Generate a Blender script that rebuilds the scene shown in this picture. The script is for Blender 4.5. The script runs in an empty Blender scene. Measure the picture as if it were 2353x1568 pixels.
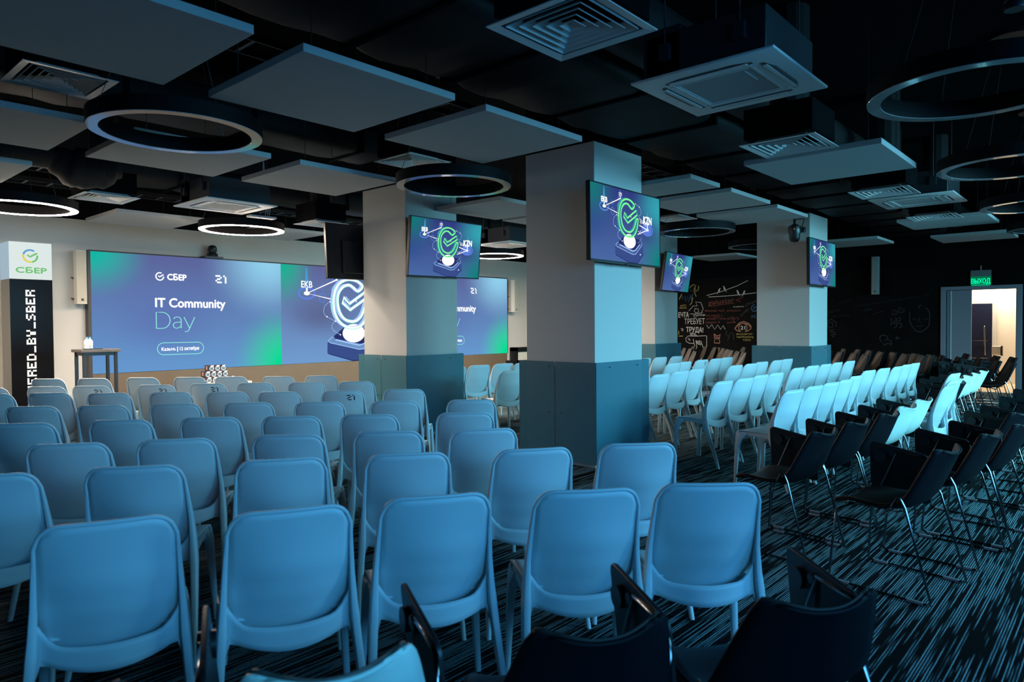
import bpy, bmesh, math, random
from math import sin, cos, pi, radians, sqrt, hypot
from mathutils import Vector, Matrix
random.seed(7)
sc = bpy.context.scene
COL = sc.collection

# ---------------------------------------------------------------- camera
F, W, H = 1605.2, 2353, 1568
YAW, PIT, ROL = 0.84341174, -0.02255406, -0.00690568
EYE = Vector((0, 0, 1.5))
_f = Vector((sin(YAW)*cos(PIT), cos(YAW)*cos(PIT), sin(PIT)))
_r = Vector((cos(YAW), -sin(YAW), 0))
_u = _r.cross(_f)
CR = _r*cos(ROL) + _u*sin(ROL)
CU = -_r*sin(ROL) + _u*cos(ROL)
cam_d = bpy.data.cameras.new('camera')
cam_d.sensor_width = 36
cam_d.lens = F/W*36
cam_d.clip_start = .05
cam_d.dof.use_dof = True
cam_d.dof.focus_distance = 9
cam_d.dof.aperture_fstop = 3.4
cam = bpy.data.objects.new('camera', cam_d)
COL.objects.link(cam)
cam.matrix_world = Matrix(((CR.x, CU.x, -_f.x, EYE.x), (CR.y, CU.y, -_f.y, EYE.y), (CR.z, CU.z, -_f.z, EYE.z), (0, 0, 0, 1)))
sc.camera = cam

def ray(px, py):
    return CR*((px-W/2)/F) - CU*((py-H/2)/F) + _f
def at_z(px, py, z):
    d = ray(px, py); return EYE + d*((z-EYE.z)/d.z)
def at_y(px, py, y):
    d = ray(px, py); return EYE + d*(y/d.y)
def at_x(px, py, x):
    d = ray(px, py); return EYE + d*(x/d.x)

# ---------------------------------------------------------------- world, daylight, exposure
wd = bpy.data.worlds.new('world'); sc.world = wd; wd.use_nodes = True
wd.node_tree.nodes['Background'].inputs[0].default_value = (.16, .42, .8, 1)
wd.node_tree.nodes['Background'].inputs[1].default_value = .004
sc.view_settings.view_transform = 'Standard'
sc.view_settings.look = 'None'
sc.view_settings.gamma = 1
sc.view_settings.use_curve_mapping = False
sc.view_settings.exposure = 0
sc.cycles.max_bounces = 6
sc.cycles.diffuse_bounces = 3
sc.cycles.glossy_bounces = 3
sc.cycles.transparent_max_bounces = 12
sc.cycles.sample_clamp_indirect = 4

def area(name, loc, size_x, size_y, col, power, rot=(0, 0, 0)):
    d = bpy.data.lights.new(name, 'AREA'); d.shape = 'RECTANGLE'; d.size = size_x; d.size_y = size_y
    d.color = col; d.energy = power
    o = bpy.data.objects.new(name, d); COL.objects.link(o); o.location = loc; o.rotation_euler = rot
    return o
REAR = -3.2
TILT, SPREAD = 30, 115
SKY_CYAN = (.24, .77, 1.0)
SKY_BLUE = (.06, .40, 1.0)
# daylight through the windows of the rear wall (behind the camera), facing +Y into the room
WINDOWS = [(-.9, 1.5, (.08, .49, 1.0), 86), (2.3, 4.4, SKY_BLUE, 54), (5.3, 7.3, (.17, .67, 1.0), 200), (8.1, 11.2, SKY_CYAN, 285), (12.0, 15.3, SKY_CYAN, 285)]
for i, (x0, x1, c, p) in enumerate(WINDOWS):
    area('window_daylight', ((x0+x1)/2, REAR-.32, 2.25), x1-x0, 1.7, c, p, (radians(90-TILT), 0, 0)).data.spread = radians(SPREAD)
# warm room lamp behind the open door
area('side_room_lamp', (20.2, 2.3, 3.1), 1.2, 1.2, (1, .84, .66), 210, (0, 0, 0))

# ---------------------------------------------------------------- materials
def mat(name, col, rough=.5, metal=0, emit=None, es=1, bump=0, bscale=80, var=0, spec=.5, coat=0):
    m = bpy.data.materials.new(name); m.use_nodes = True; nt = m.node_tree; N = nt.nodes; L = nt.links
    b = N['Principled BSDF']
    b.inputs['Base Color'].default_value = (*col, 1); b.inputs['Roughness'].default_value = rough
    b.inputs['Metallic'].default_value = metal; b.inputs['Specular IOR Level'].default_value = spec
    b.inputs['Coat Weight'].default_value = coat
    if emit:
        b.inputs['Emission Color'].default_value = (*emit, 1); b.inputs['Emission Strength'].default_value = es
    if var or bump:
        tc = N.new('ShaderNodeTexCoord'); nz = N.new('ShaderNodeTexNoise'); nz.inputs['Scale'].default_value = bscale
        nz.inputs['Detail'].default_value = 4
        L.new(tc.outputs['Object'], nz.inputs['Vector'])
        if bump:
            bp = N.new('ShaderNodeBump'); bp.inputs['Strength'].default_value = bump; bp.inputs['Distance'].default_value = .002
            L.new(nz.outputs['Fac'], bp.inputs['Height']); L.new(bp.outputs['Normal'], b.inputs['Normal'])
        if var:
            n2 = N.new('ShaderNodeTexNoise'); n2.inputs['Scale'].default_value = 3; L.new(tc.outputs['Object'], n2.inputs['Vector'])
            mx = N.new('ShaderNodeMix'); mx.data_type = 'RGBA'
            mx.inputs['A'].default_value = tuple(c*(1-var) for c in col)+(1,); mx.inputs['B'].default_value = tuple(min(1, c*(1+var)) for c in col)+(1,)
            L.new(n2.outputs['Fac'], mx.inputs['Factor']); L.new(mx.outputs['Result'], b.inputs['Base Color'])
    return m
def glow(name, col, s=1):
    m = bpy.data.materials.new(name); m.use_nodes = True; nt = m.node_tree; nt.nodes.clear()
    e = nt.nodes.new('ShaderNodeEmission'); e.inputs[0].default_value = (*col, 1); e.inputs[1].default_value = s
    o = nt.nodes.new('ShaderNodeOutputMaterial'); nt.links.new(e.outputs[0], o.inputs[0]); return m
def lin(r, g, b):
    return tuple(((c/255+.055)/1.055)**2.4 if c > 10 else c/255/12.92 for c in (r, g, b))

M = {}
M['chair'] = mat('pale_chair_plastic', (.56, .63, .66), .45, bump=.05, bscale=400, spec=.4)
M['chair_mark'] = mat('dark_print', (.02, .03, .05), .6)
M['shell_dark'] = mat('black_shell_plastic', (.004, .0045, .007), .6, bump=.05, bscale=300, spec=.12)
M['shell_pale'] = mat('pale_shell_plastic', (.72, .82, .72), .45, bump=.05, bscale=300, spec=.4)
M['pad'] = mat('taupe_shell_face', (.088, .076, .066), .45, bump=.1, bscale=200)
M['pad_dark'] = mat('dark_shell_face', (.035, .028, .025), .5, bump=.1, bscale=200, spec=.25)
M['chrome'] = mat('chrome_tube', (.22, .22, .23), .14, 1)
M['glide'] = mat('grey_glide_plastic', (.22, .23, .24), .5)
M['board'] = mat('black_tablet_board', (.012, .012, .014), .42, bump=.05, bscale=200)
M['black'] = mat('black_plastic', (.012, .012, .014), .4)
M['blackpaint'] = mat('black_ceiling_paint', (.004, .004, .005), .9, bump=.3, bscale=12, spec=.05)
M['duct'] = mat('dark_duct_wrap', (.012, .0125, .014), .65, bump=1, bscale=9, var=.4, spec=.2)
M['wall'] = mat('cream_wall_paint', (.72, .68, .61), .8, bump=.12, bscale=150, spec=.2)
M['column'] = mat('pale_column_paint', (.54, .54, .52), .75, bump=.12, bscale=150, spec=.25)
M['panel'] = mat('grey_acoustic_felt', (.44, .445, .445), .95, bump=.25, bscale=350, spec=.1)
M['white'] = mat('white_enamel', (.68, .70, .70), .4, bump=.03, bscale=100)
M['ventmetal'] = mat('vent_metal', (.66, .68, .68), .35)
M['white2'] = mat('off_white_case', (.78, .74, .64), .45)
M['grey_case'] = mat('grey_case', (.28, .29, .28), .5)
M['grille'] = mat('speaker_mesh', (.62, .56, .44), .6, bump=.3, bscale=500)
M['offlens'] = mat('unlit_lamp_lens', (.36, .36, .36), .09, spec=.9, coat=.5)
M['lamp'] = glow('lit_ring_lens', (1, .83, .67), 240)
M['brown'] = mat('brown_laminate', (.16, .115, .072), .6, var=.1)
M['bronze'] = mat('dark_bronze_edge', (.05, .045, .04), .5)
M['door'] = mat('grey_door_paint', (.22, .24, .29), .5, bump=.05)
M['warmwall'] = mat('side_room_wall', (.80, .74, .62), .8)
M['oak'] = mat('pale_oak_floor', (.62, .48, .32), .5, var=.1)
M['navy'] = mat('navy_door_paint', (.010, .015, .04), .6, spec=.15)
M['tabletop'] = mat('grey_wood_tabletop', (.10, .085, .075), .5, var=.2)
M['copper'] = mat('copper_pole', (.55, .25, .12), .35, 1)
M['totem_black'] = mat('glossy_black_panel', (.006, .006, .007), .2, spec=.03)
M['totem_side'] = mat('beige_totem_side', (.55, .49, .42), .5)
M['ringbody'] = mat('black_ring_body', (.004, .004, .005), .6, spec=.12)
M['cam'] = mat('camera_body', (.02, .022, .024), .3)
M['exitbox'] = mat('exit_box', (.16, .19, .2), .5)
M['bottle'] = mat('water_bottle_plastic', (.62, .74, .82), .12)
M['bcap'] = mat('blue_bottle_cap', (.12, .35, .62), .35)
M['blabel'] = mat('bottle_label', (.75, .5, .48), .5)
M['carton'] = mat('dark_carton', (.035, .022, .026), .4)
M['mugprint'] = mat('mug_print', (.62, .66, .72), .3)
M['mugblue'] = mat('mug_blue_print', (.09, .15, .19), .4)
M['carton_art'] = mat('pink_carton_art', (.55, .28, .25), .5)
def chalk(name, c): return mat(name, c, .95, bump=.6, bscale=60, spec=.05)
M['chalk_w'] = chalk('white_chalk', (.62, .58, .52)); M['chalk_g'] = chalk('faint_grey_chalk', (.075, .075, .075))
M['chalk_y'] = chalk('yellow_chalk', (.42, .33, .10)); M['chalk_r'] = chalk('red_chalk', (.20, .065, .05))
M['chalk_b'] = chalk('blue_chalk', (.06, .12, .22)); M['chalk_o'] = chalk('peach_chalk', (.42, .20, .13))
M['chalk_d'] = chalk('dim_chalk', (.028, .03, .034))

def carpet():
    m = bpy.data.materials.new('striped_carpet'); m.use_nodes = True; nt = m.node_tree; N = nt.nodes; L = nt.links
    b = N['Principled BSDF']; b.inputs['Roughness'].default_value = .95; b.inputs['Specular IOR Level'].default_value = .05
    tc = N.new('ShaderNodeTexCoord'); sp = N.new('ShaderNodeSeparateXYZ'); L.new(tc.outputs['Object'], sp.inputs[0])
    def op(o, *a):
        n = N.new('ShaderNodeMath'); n.operation = o
        for i, v in enumerate(a):
            if isinstance(v, (int, float)): n.inputs[i].default_value = v
            else: L.new(v, n.inputs[i])
        return n.outputs[0]
    x, y = sp.outputs[0], sp.outputs[1]
    def noise(u, v, detail=1):
        c = N.new('ShaderNodeCombineXYZ'); L.new(u, c.inputs[0]); L.new(v, c.inputs[1])
        n = N.new('ShaderNodeTexNoise'); n.noise_dimensions = '2D'; n.inputs['Scale'].default_value = 1; n.inputs['Detail'].default_value = detail
        L.new(c.outputs[0], n.inputs['Vector']); return n.outputs['Fac']
    P = .0115
    w = op('ADD', y, op('MULTIPLY', op('SUBTRACT', noise(op('MULTIPLY', x, 9.0), op('MULTIPLY', y, 3.0)), .5), .002))
    r = op('DIVIDE', w, P); row = op('FLOOR', r); fr = op('FRACT', r)
    prof = op('MAXIMUM', 0.0, op('SUBTRACT', 1.0, op('MULTIPLY', op('ABSOLUTE', op('SUBTRACT', op('MULTIPLY', fr, 2.0), 1.0)), 1.25)))
    seg = noise(op('MULTIPLY', x, 1.5), op('MULTIPLY', row, 13.37), 2)
    band = noise(op('MULTIPLY', x, .5), op('MULTIPLY', y, 5.0), 1)
    fuzz = noise(op('MULTIPLY', x, 120.0), op('MULTIPLY', y, 160.0), 0)
    v = op('ADD', op('MULTIPLY', seg, .8), op('MULTIPLY', band, .2))
    mr = N.new('ShaderNodeMapRange'); mr.interpolation_type = 'SMOOTHSTEP'; mr.inputs['From Min'].default_value = .44; mr.inputs['From Max'].default_value = .57
    L.new(v, mr.inputs['Value'])
    amp = op('ADD', .25, op('MULTIPLY', 1.5, noise(op('MULTIPLY', x, .7), op('MULTIPLY', row, 5.71), 1)))
    k = op('MULTIPLY', op('MULTIPLY', op('MULTIPLY', mr.outputs[0], amp), prof), op('ADD', .35, op('MULTIPLY', fuzz, 1.4)))
    mx = N.new('ShaderNodeMix'); mx.data_type = 'RGBA'; mx.inputs['A'].default_value = (.0025, .003, .0035, 1); mx.inputs['B'].default_value = (.20, .33, .36, 1)
    L.new(k, mx.inputs['Factor']); L.new(mx.outputs['Result'], b.inputs['Base Color'])
    bp = N.new('ShaderNodeBump'); bp.inputs['Strength'].default_value = .6; bp.inputs['Distance'].default_value = .004
    L.new(k, bp.inputs['Height']); L.new(bp.outputs['Normal'], b.inputs['Normal'])
    return m
M['carpet'] = carpet()

def perforated():
    m = bpy.data.materials.new('perforated_teal_metal'); m.use_nodes = True; nt = m.node_tree; N = nt.nodes; L = nt.links
    b = N['Principled BSDF']; b.inputs['Base Color'].default_value = (.05, .20, .26, 1); b.inputs['Roughness'].default_value = .45
    tc = N.new('ShaderNodeTexCoord'); sp = N.new('ShaderNodeSeparateXYZ'); L.new(tc.outputs['Object'], sp.inputs[0])
    def op(o, x, y=None, z=None):
        n = N.new('ShaderNodeMath'); n.operation = o
        for i, v in enumerate((x, y, z)):
            if v is None: continue
            if hasattr(v, 'type') and not isinstance(v, (int, float)): L.new(v, n.inputs[i])
            else: n.inputs[i].default_value = v
        return n.outputs[0]
    h = op('ADD', sp.outputs[0], sp.outputs[1]); z = sp.outputs[2]
    P = .0155; Q = P*sqrt(3)
    def grid(o1, o2):
        a = op('SUBTRACT', op('FRACT', op('ADD', op('DIVIDE', h, P), o1+200)), .5)
        c = op('SUBTRACT', op('FRACT', op('ADD', op('DIVIDE', z, Q), o2+200)), .5)
        c = op('MULTIPLY', c, sqrt(3))
        return op('SQRT', op('ADD', op('MULTIPLY', a, a), op('MULTIPLY', c, c)))
    dd = op('MINIMUM', grid(0, 0), grid(.5, .5))
    hole = op('LESS_THAN', dd, .30)
    tr = N.new('ShaderNodeBsdfTransparent'); mx = N.new('ShaderNodeMixShader')
    L.new(hole, mx.inputs[0]); L.new(b.outputs[0], mx.inputs[1]); L.new(tr.outputs[0], mx.inputs[2])
    L.new(mx.outputs[0], N['Material Output'].inputs[0]); return m
M['perf'] = perforated()

def gradient_screen(name, w, h, top, bot, blobs, s=1.0):
    """emissive picture; object coords: x 0..w, z 0..h"""
    m = bpy.data.materials.new(name); m.use_nodes = True; nt = m.node_tree; N = nt.nodes; L = nt.links; N.clear()
    tc = N.new('ShaderNodeTexCoord'); mp = N.new('ShaderNodeMapping'); mp.inputs['Scale'].default_value = (1/w, 1, 1/h)
    L.new(tc.outputs['Object'], mp.inputs[0])
    sp = N.new('ShaderNodeSeparateXYZ'); L.new(mp.outputs[0], sp.inputs[0])
    mx = N.new('ShaderNodeMix'); mx.data_type = 'RGBA'; mx.inputs['A'].default_value = (*bot, 1); mx.inputs['B'].default_value = (*top, 1)
    L.new(sp.outputs[2], mx.inputs['Factor']); cur = mx.outputs['Result']
    for (u, v, ru, rv, col, k) in blobs:
        m2 = N.new('ShaderNodeMapping'); m2.inputs['Location'].default_value = (-u/ru, 0, -v/rv); m2.inputs['Scale'].default_value = (1/ru, 0, 1/rv)
        L.new(mp.outputs[0], m2.inputs[0])
        g = N.new('ShaderNodeTexGradient'); g.gradient_type = 'SPHERICAL'; L.new(m2.outputs[0], g.inputs[0])
        pw = N.new('ShaderNodeMapRange'); pw.interpolation_type = 'SMOOTHSTEP'; pw.inputs['To Max'].default_value = k
        L.new(g.outputs['Fac'], pw.inputs['Value'])
        q = N.new('ShaderNodeMix'); q.data_type = 'RGBA'; L.new(pw.outputs[0], q.inputs['Factor']); L.new(cur, q.inputs['A']); q.inputs['B'].default_value = (*col, 1)
        cur = q.outputs['Result']
    e = N.new('ShaderNodeEmission'); L.new(cur, e.inputs[0]); e.inputs[1].default_value = s
    o = N.new('ShaderNodeOutputMaterial'); L.new(e.outputs[0], o.inputs[0]); return m
M['led_title'] = gradient_screen('led_title_picture', 3.55, 2.11, lin(94, 102, 158), lin(104, 156, 212),
    [(0, 1, .30, .42, lin(0, 190, 170), .95), (.93, 1.0, .42, .62, lin(150, 215, 245), .95), (1.02, .02, .34, .60, lin(0, 225, 150), 1), (.35, .45, .35, .4, lin(95, 112, 180), .6)], .95)
M['led_art'] = gradient_screen('led_art_picture', 3.43, 2.11, lin(96, 102, 155), lin(116, 160, 212),
    [(0, 1, .26, .5, lin(25, 180, 150), 1), (1, .8, .4, .6, lin(90, 190, 215), .9), (.28, .5, .35, .3, lin(92, 100, 142), .8), (1, 0, .35, .5, lin(0, 200, 150), 1)], .95)
M['tv_art'] = gradient_screen('tv_picture', 1.345, .745, lin(50, 62, 132), lin(78, 110, 172),
    [(0, 1, .38, .7, lin(20, 125, 125), .95), (1, .85, .45, .6, lin(55, 170, 185), 1), (1.02, 0, .40, .7, lin(10, 135, 130), 1), (.0, .5, .3, .4, lin(45, 75, 150), .5), (.78, .5, .3, .3, lin(56, 64, 130), .6)], .9)
M['g_white'] = glow('screen_white', (1, 1, 1), 1.15)
M['g_mint'] = glow('screen_mint', lin(150, 245, 225), 1.0)
M['g_green'] = glow('screen_green', lin(125, 245, 150), 1.1)
M['g_teal'] = glow('screen_teal', lin(45, 180, 170), .85)
M['g_line'] = glow('screen_pale_blue', lin(170, 205, 255), 1.0)
M['g_halo'] = glow('screen_halo_blue', lin(95, 130, 225), 1.0)
M['g_beam'] = glow('screen_beam_blue', lin(80, 160, 215), .9)
M['g_deep'] = glow('screen_deep_navy', lin(38, 50, 105), 1)
M['g_deep2'] = glow('screen_slate_navy', lin(58, 78, 140), 1)
M['box_white'] = glow('lit_sign_white', lin(226, 238, 236), .95)
M['box_side'] = glow('lit_sign_side', lin(175, 200, 215), .8)
M['s_green'] = glow('sign_green', lin(120, 205, 120), .9)
M['s_blue'] = glow('sign_blue', lin(95, 165, 220), .9)
M['s_yellow'] = glow('sign_yellow', lin(235, 220, 90), .9)
M['exit_green'] = glow('exit_green', (.0, .95, .38), 1.2)
M['exit_dim'] = glow('exit_backlight', (.0, .14, .06), 1)
M['printwhite'] = mat('white_print', (.85, .85, .85), .5)

# ---------------------------------------------------------------- mesh helpers
class MB:
    def __init__(s): s.v = []; s.f = []
    def add(s, v, f):
        b = len(s.v); s.v += [tuple(p) for p in v]; s.f += [tuple(b+i for i in q) for q in f]; return s
    def box(s, c, d, rz=0, taper=None):
        x, y, z = d[0]/2, d[1]/2, d[2]/2; t = taper or 1
        P = [(-x*t, -y*t, -z), (x*t, -y*t, -z), (x*t, y*t, -z), (-x*t, y*t, -z), (-x, -y, z), (x, -y, z), (x, y, z), (-x, y, z)]
        P = [(c[0]+p[0]*cos(rz)-p[1]*sin(rz), c[1]+p[0]*sin(rz)+p[1]*cos(rz), c[2]+p[2]) for p in P]
        return s.add(P, [(0, 3, 2, 1), (4, 5, 6, 7), (0, 1, 5, 4), (1, 2, 6, 5), (2, 3, 7, 6), (3, 0, 4, 7)])
    def bb(s, a, b):
        return s.box([(a[i]+b[i])/2 for i in range(3)], [abs(b[i]-a[i]) for i in range(3)])
    def loft(s, rings, cap=True, closed=True):
        n = len(rings[0]); v = [p for r in rings for p in r]; f = []
        for i in range(len(rings)-1):
            for j in range(n if closed else n-1):
                k = (j+1) % n; f.append((i*n+j, i*n+k, (i+1)*n+k, (i+1)*n+j))
        if cap and closed:
            f.append(tuple(range(n))[::-1]); f.append(tuple((len(rings)-1)*n+j for j in range(n)))
        return s.add(v, f)
    def tube(s, pts, r, n=8):
        pts = [Vector(p) for p in pts]; rings = []; up = None
        for i, p in enumerate(pts):
            t = (pts[min(i+1, len(pts)-1)]-pts[max(i-1, 0)]).normalized()
            if up is None:
                up = Vector((0, 0, 1)) if abs(t.z) < .9 else Vector((1, 0, 0))
            a = t.cross(up).normalized(); b = a.cross(t).normalized(); up = b
            rr = r[i] if isinstance(r, (list, tuple)) else r
            rings.append([p+(a*cos(2*pi*k/n)+b*sin(2*pi*k/n))*rr for k in range(n)])
        return s.loft(rings)
    def lathe(s, prof, c=(0, 0, 0), n=24):
        rings = [[(c[0]+r*cos(2*pi*k/n), c[1]+r*sin(2*pi*k/n), c[2]+z) for k in range(n)] for r, z in prof]
        return s.loft(rings)
    def prism(s, poly, fn, d):
        """poly of (a,b); fn(a,b,depth)->xyz"""
        n = len(poly); v = [fn(a, b, 0) for a, b in poly]+[fn(a, b, d) for a, b in poly]
        f = [tuple(range(n))[::-1], tuple(range(n, 2*n))]+[(i, (i+1) % n, n+(i+1) % n, n+i) for i in range(n)]
        return s.add(v, f)
    def ribbon(s, pts, w, fn, closed=False):
        """flat stroke along 2d pts; fn(a,b)->xyz"""
        n = len(pts)
        if n < 2: return s
        v = []
        for i in range(n):
            a = pts[(i-1) % n] if (closed or i) else pts[0]; b = pts[(i+1) % n] if (closed or i < n-1) else pts[-1]
            dx, dy = b[0]-a[0], b[1]-a[1]; l = hypot(dx, dy) or 1
            nx, ny = -dy/l*w/2, dx/l*w/2
            v += [fn(pts[i][0]+nx, pts[i][1]+ny), fn(pts[i][0]-nx, pts[i][1]-ny)]
        f = [(2*i, 2*i+1, 2*((i+1) % n)+1, 2*((i+1) % n)) for i in range(n if closed else n-1)]
        return s.add(v, f)
    def mesh(s, name, m, smooth=False):
        me = bpy.data.meshes.new(name); me.from_pydata(s.v, [], s.f)
        bm = bmesh.new(); bm.from_mesh(me); bmesh.ops.recalc_face_normals(bm, faces=bm.faces); bm.to_mesh(me); bm.free()
        if m: me.materials.append(m)
        if smooth:
            me.polygons.foreach_set('use_smooth', [True]*len(me.polygons))
        return me
def obj(name, mb, m, parent=None, smooth=False, bevel=0, solid=0, loc=None, sub=0, sharp=None, seg=2):
    me = mb.mesh(name, m, smooth or bevel > 0) if isinstance(mb, MB) else mb
    o = bpy.data.objects.new(name, me); COL.objects.link(o)
    if parent: o.parent = parent
    if loc: o.location = loc
    if solid:
        q = o.modifiers.new('solid', 'SOLIDIFY'); q.thickness = solid; q.offset = 0
    if sub:
        q = o.modifiers.new('sub', 'SUBSURF'); q.levels = sub; q.render_levels = sub
    if bevel:
        q = o.modifiers.new('bevel', 'BEVEL'); q.width = bevel; q.segments = seg; q.limit_method = 'ANGLE'; q.angle_limit = radians(40)
        me.set_sharp_from_angle(angle=radians(50)) if hasattr(me, 'set_sharp_from_angle') else None
    elif smooth:
        if hasattr(me, 'set_sharp_from_angle'): me.set_sharp_from_angle(angle=radians(45))
    return o
def bake(o):
    """apply the modifiers so copies stay cheap"""
    dg = bpy.context.evaluated_depsgraph_get(); dg.update()
    me = bpy.data.meshes.new_from_object(o.evaluated_get(dg)); me.name = o.data.name
    o.modifiers.clear(); o.data = me; return o
def tag(o, label=None, cat=None, group=None, kind=None):
    if label: o['label'] = label
    if cat: o['category'] = cat
    if group: o['group'] = group
    if kind: o['kind'] = kind
    return o
def thing(name, label, cat, loc=(0, 0, 0), rz=0, group=None):
    o = bpy.data.objects.new(name, None); o.empty_display_size = .1; COL.objects.link(o); o.location = loc; o.rotation_euler = (0, 0, rz)
    return tag(o, label, cat, group)
KIDS = {}
def dup(root, loc, rz, label, group=None, skip=()):
    r = root.copy(); COL.objects.link(r); r.location = loc; r.rotation_euler = (0, 0, rz); r['label'] = label
    if group: r['group'] = group
    kids = KIDS.get(root.name)
    if kids is None:
        kids = [(c, list(c.children)) for c in root.children]; KIDS[root.name] = kids
    for ch, gs in kids:
        if ch.name.split('.')[0] in skip: continue
        c = ch.copy(); COL.objects.link(c); c.parent = r
        for g in gs:
            d = g.copy(); COL.objects.link(d); d.parent = c
    return r
def struct(name, mb, m, parent=None, **k):
    o = obj(name, mb, m, parent, **k)
    if not parent: o['kind'] = 'structure'
    return o
def text_mesh(body, size, bold=0, align='LEFT', sx=1.0):
    c = bpy.data.curves.new('txt', 'FONT'); c.body = body; c.size = 1; c.align_x = align; c.offset = bold; c.resolution_u = 3
    o = bpy.data.objects.new('txt', c); COL.objects.link(o)
    dg = bpy.context.evaluated_depsgraph_get(); dg.update()
    me = bpy.data.meshes.new_from_object(o.evaluated_get(dg))
    v = [(p.co.x*sx*size, p.co.y*size) for p in me.vertices]; f = [tuple(q.vertices) for q in me.polygons]
    bpy.data.objects.remove(o); bpy.data.curves.remove(c); bpy.data.meshes.remove(me)
    return v, f
def add_text(mb, body, size, fn, bold=0, width=None, align='LEFT'):
    v, f = text_mesh(body, size, 0)
    x0 = min(p[0] for p in v); x1 = max(p[0] for p in v); k = (width/(x1-x0)) if width else 1
    off = {'LEFT': 0, 'CENTER': -(x1-x0)*k/2}[align]
    o_, a_, b_ = Vector(fn(0, 0)), Vector(fn(1, 0)), Vector(fn(0, 1)); nrm = (a_-o_).cross(b_-o_).normalized()
    for i, (dx, dy) in enumerate(((0, 0),) if bold < .0005 else ((-bold, 0), (bold, 0), (0, bold), (0, -bold))):
        mb.add([tuple(Vector(fn((p[0]-x0)*k+off+dx, p[1]+dy))+nrm*(.0006*i)) for p in v], f)
    return (x1-x0)*k
def ordinal(n):
    return ['first', 'second', 'third', 'fourth', 'fifth', 'sixth', 'seventh', 'eighth', 'ninth', 'tenth', 'eleventh', 'twelfth', 'thirteenth', 'fourteenth', 'fifteenth', 'sixteenth'][n-1]

# ================================================================ ROOM SHELL
XL, XR, YB, YF, ZC = -3.4, 17.9, REAR, 13.5, 4.15
struct('floor', MB().bb((XL, YB, -.12), (XR, YF, 0)), M['carpet'])
struct('ceiling', MB().bb((XL-.2, YB-.3, ZC), (XR+4, YF+.2, ZC+.15)), M['blackpaint'])
wf = struct('wall_front', MB().bb((XL-.2, YF, -.1), (XR+.2, YF+.2, 3.36)), M['wall'])
struct('wall_front_upper', MB().bb((XL-.2, YF-.02, 3.36), (XR+.2, YF+.2, ZC)), M['blackpaint'])
struct('wall_left', MB().bb((XL-.2, YB-.3, -.1), (XL, YF, ZC)), M['blackpaint'])
struct('baseboard_front', MB().bb((14.83, YF-.02, 0), (XR, YF, .07)), M['black'])
# rear wall with window openings (behind the camera)
rw = MB(); xs = [XL-.2]
for x0, x1, _, _ in WINDOWS: xs += [x0, x1]
xs += [XR+.2]
for i in range(0, len(xs), 2): rw.bb((xs[i], YB-.3, 0), (xs[i+1], YB, ZC))
for x0, x1, _, _ in WINDOWS:
    rw.bb((x0, YB-.3, 0), (x1, YB, 1.35)); rw.bb((x0, YB-.3, 3.05), (x1, YB, ZC))
struct('wall_rear', rw, M['blackpaint'])
for i, (x0, x1, _, _) in enumerate(WINDOWS):
    w = MB()
    for x in (x0+.03, (x0+x1)/2, x1-.03): w.bb((x-.03, YB-.2, 1.35), (x+.03, YB-.14, 3.05))
    for z in (1.38, 3.02): w.bb((x0, YB-.2, z-.03), (x1, YB-.14, z+.03))
    struct('window_%d' % (i+1), w, M['white'])
# right wall: blackboard paint, door opening y 1.80..3.12
DY0, DY1, DZ = 1.83, 3.10, 2.20
wr = MB().bb((XR, YB-.3, -.1), (XR+.2, DY0, ZC)).bb((XR, DY1, -.1), (XR+.2, YF+.2, ZC)).bb((XR, DY0, DZ), (XR+.2, DY1, ZC))
M['blackboard'] = mat('blackboard_paint', (.0075, .0065, .006), .85, bump=.1, bscale=40, var=.5, spec=.05)
wall_r = struct('wall_right', wr, M['blackboard'])
struct('wall_right_upper', MB().bb((XR-.012, 3.3, 2.745), (XR, YF, ZC)), M['blackpaint'])

# ---- doorway
fr = MB()
for y0, y1 in ((DY0-.10, DY0), (DY1, DY1+.10)): fr.bb((XR-.035, y0, 0), (XR+.22, y1, DZ))
fr.bb((XR-.035, DY0-.10, DZ), (XR+.22, DY1+.10, DZ+.08))
d1 = struct('door_1', fr, M['door'], bevel=.006)
leaf = obj('door_leaf', MB().bb((XR+.03, 2.63, .01), (XR+.075, DY1-.005, DZ-.005)), M['door'], d1, bevel=.004)
obj('door_edge_strip', MB().bb((XR+.02, 3.0, .01), (XR+.03, 3.02, DZ-.01)), M['white'], leaf)
obj('door_stop', MB().bb((XR+.08, DY0, 0), (XR+.1, DY0+.02, DZ)), M['door'], d1)
# room behind the door
struct('wall_side_room', MB().bb((XR+2.6, 0, -.1), (XR+2.75, 4.6, 3.4)).bb((XR+.2, -.1, -.1), (XR+2.75, 0, 3.4)).bb((XR+.2, 4.6, -.1), (XR+2.75, 4.75, 3.4)), M['warmwall'])
struct('ceiling_side_room', MB().bb((XR+.2, -.1, 3.4), (XR+2.75, 4.75, 3.5)), M['warmwall'])
fl = struct('floor_side_room', MB().bb((XR, 0, -.12), (XR+2.75, 4.7, -.004)), M['bronze'])
k = 0
for i in range(18):
    y = 1.0+i*.145
    q = obj('plank', MB().bb((XR+.01, y+.002, -.004), (XR+2.6, y+.143, .004+(i % 3)*.0006)), M['oak'], fl)
nd = thing('navy_panel_door', 'dark navy steel door with a push bar inside the lit side room', 'door', (XR+2.5, 2.95, 0))
obj('leaf', MB().bb((-.04, -.38, .01), (.03, .5, 1.95)), M['navy'], nd, bevel=.004)
obj('door_jamb', MB().bb((-.05, -.46, 0), (.05, -.39, 2.0)), M['white'], nd)
obj('push_bar', MB().tube([(-.09, -.3, 1.05), (-.09, .45, 1.05)], .014), M['chrome'], nd, smooth=True)
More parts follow.
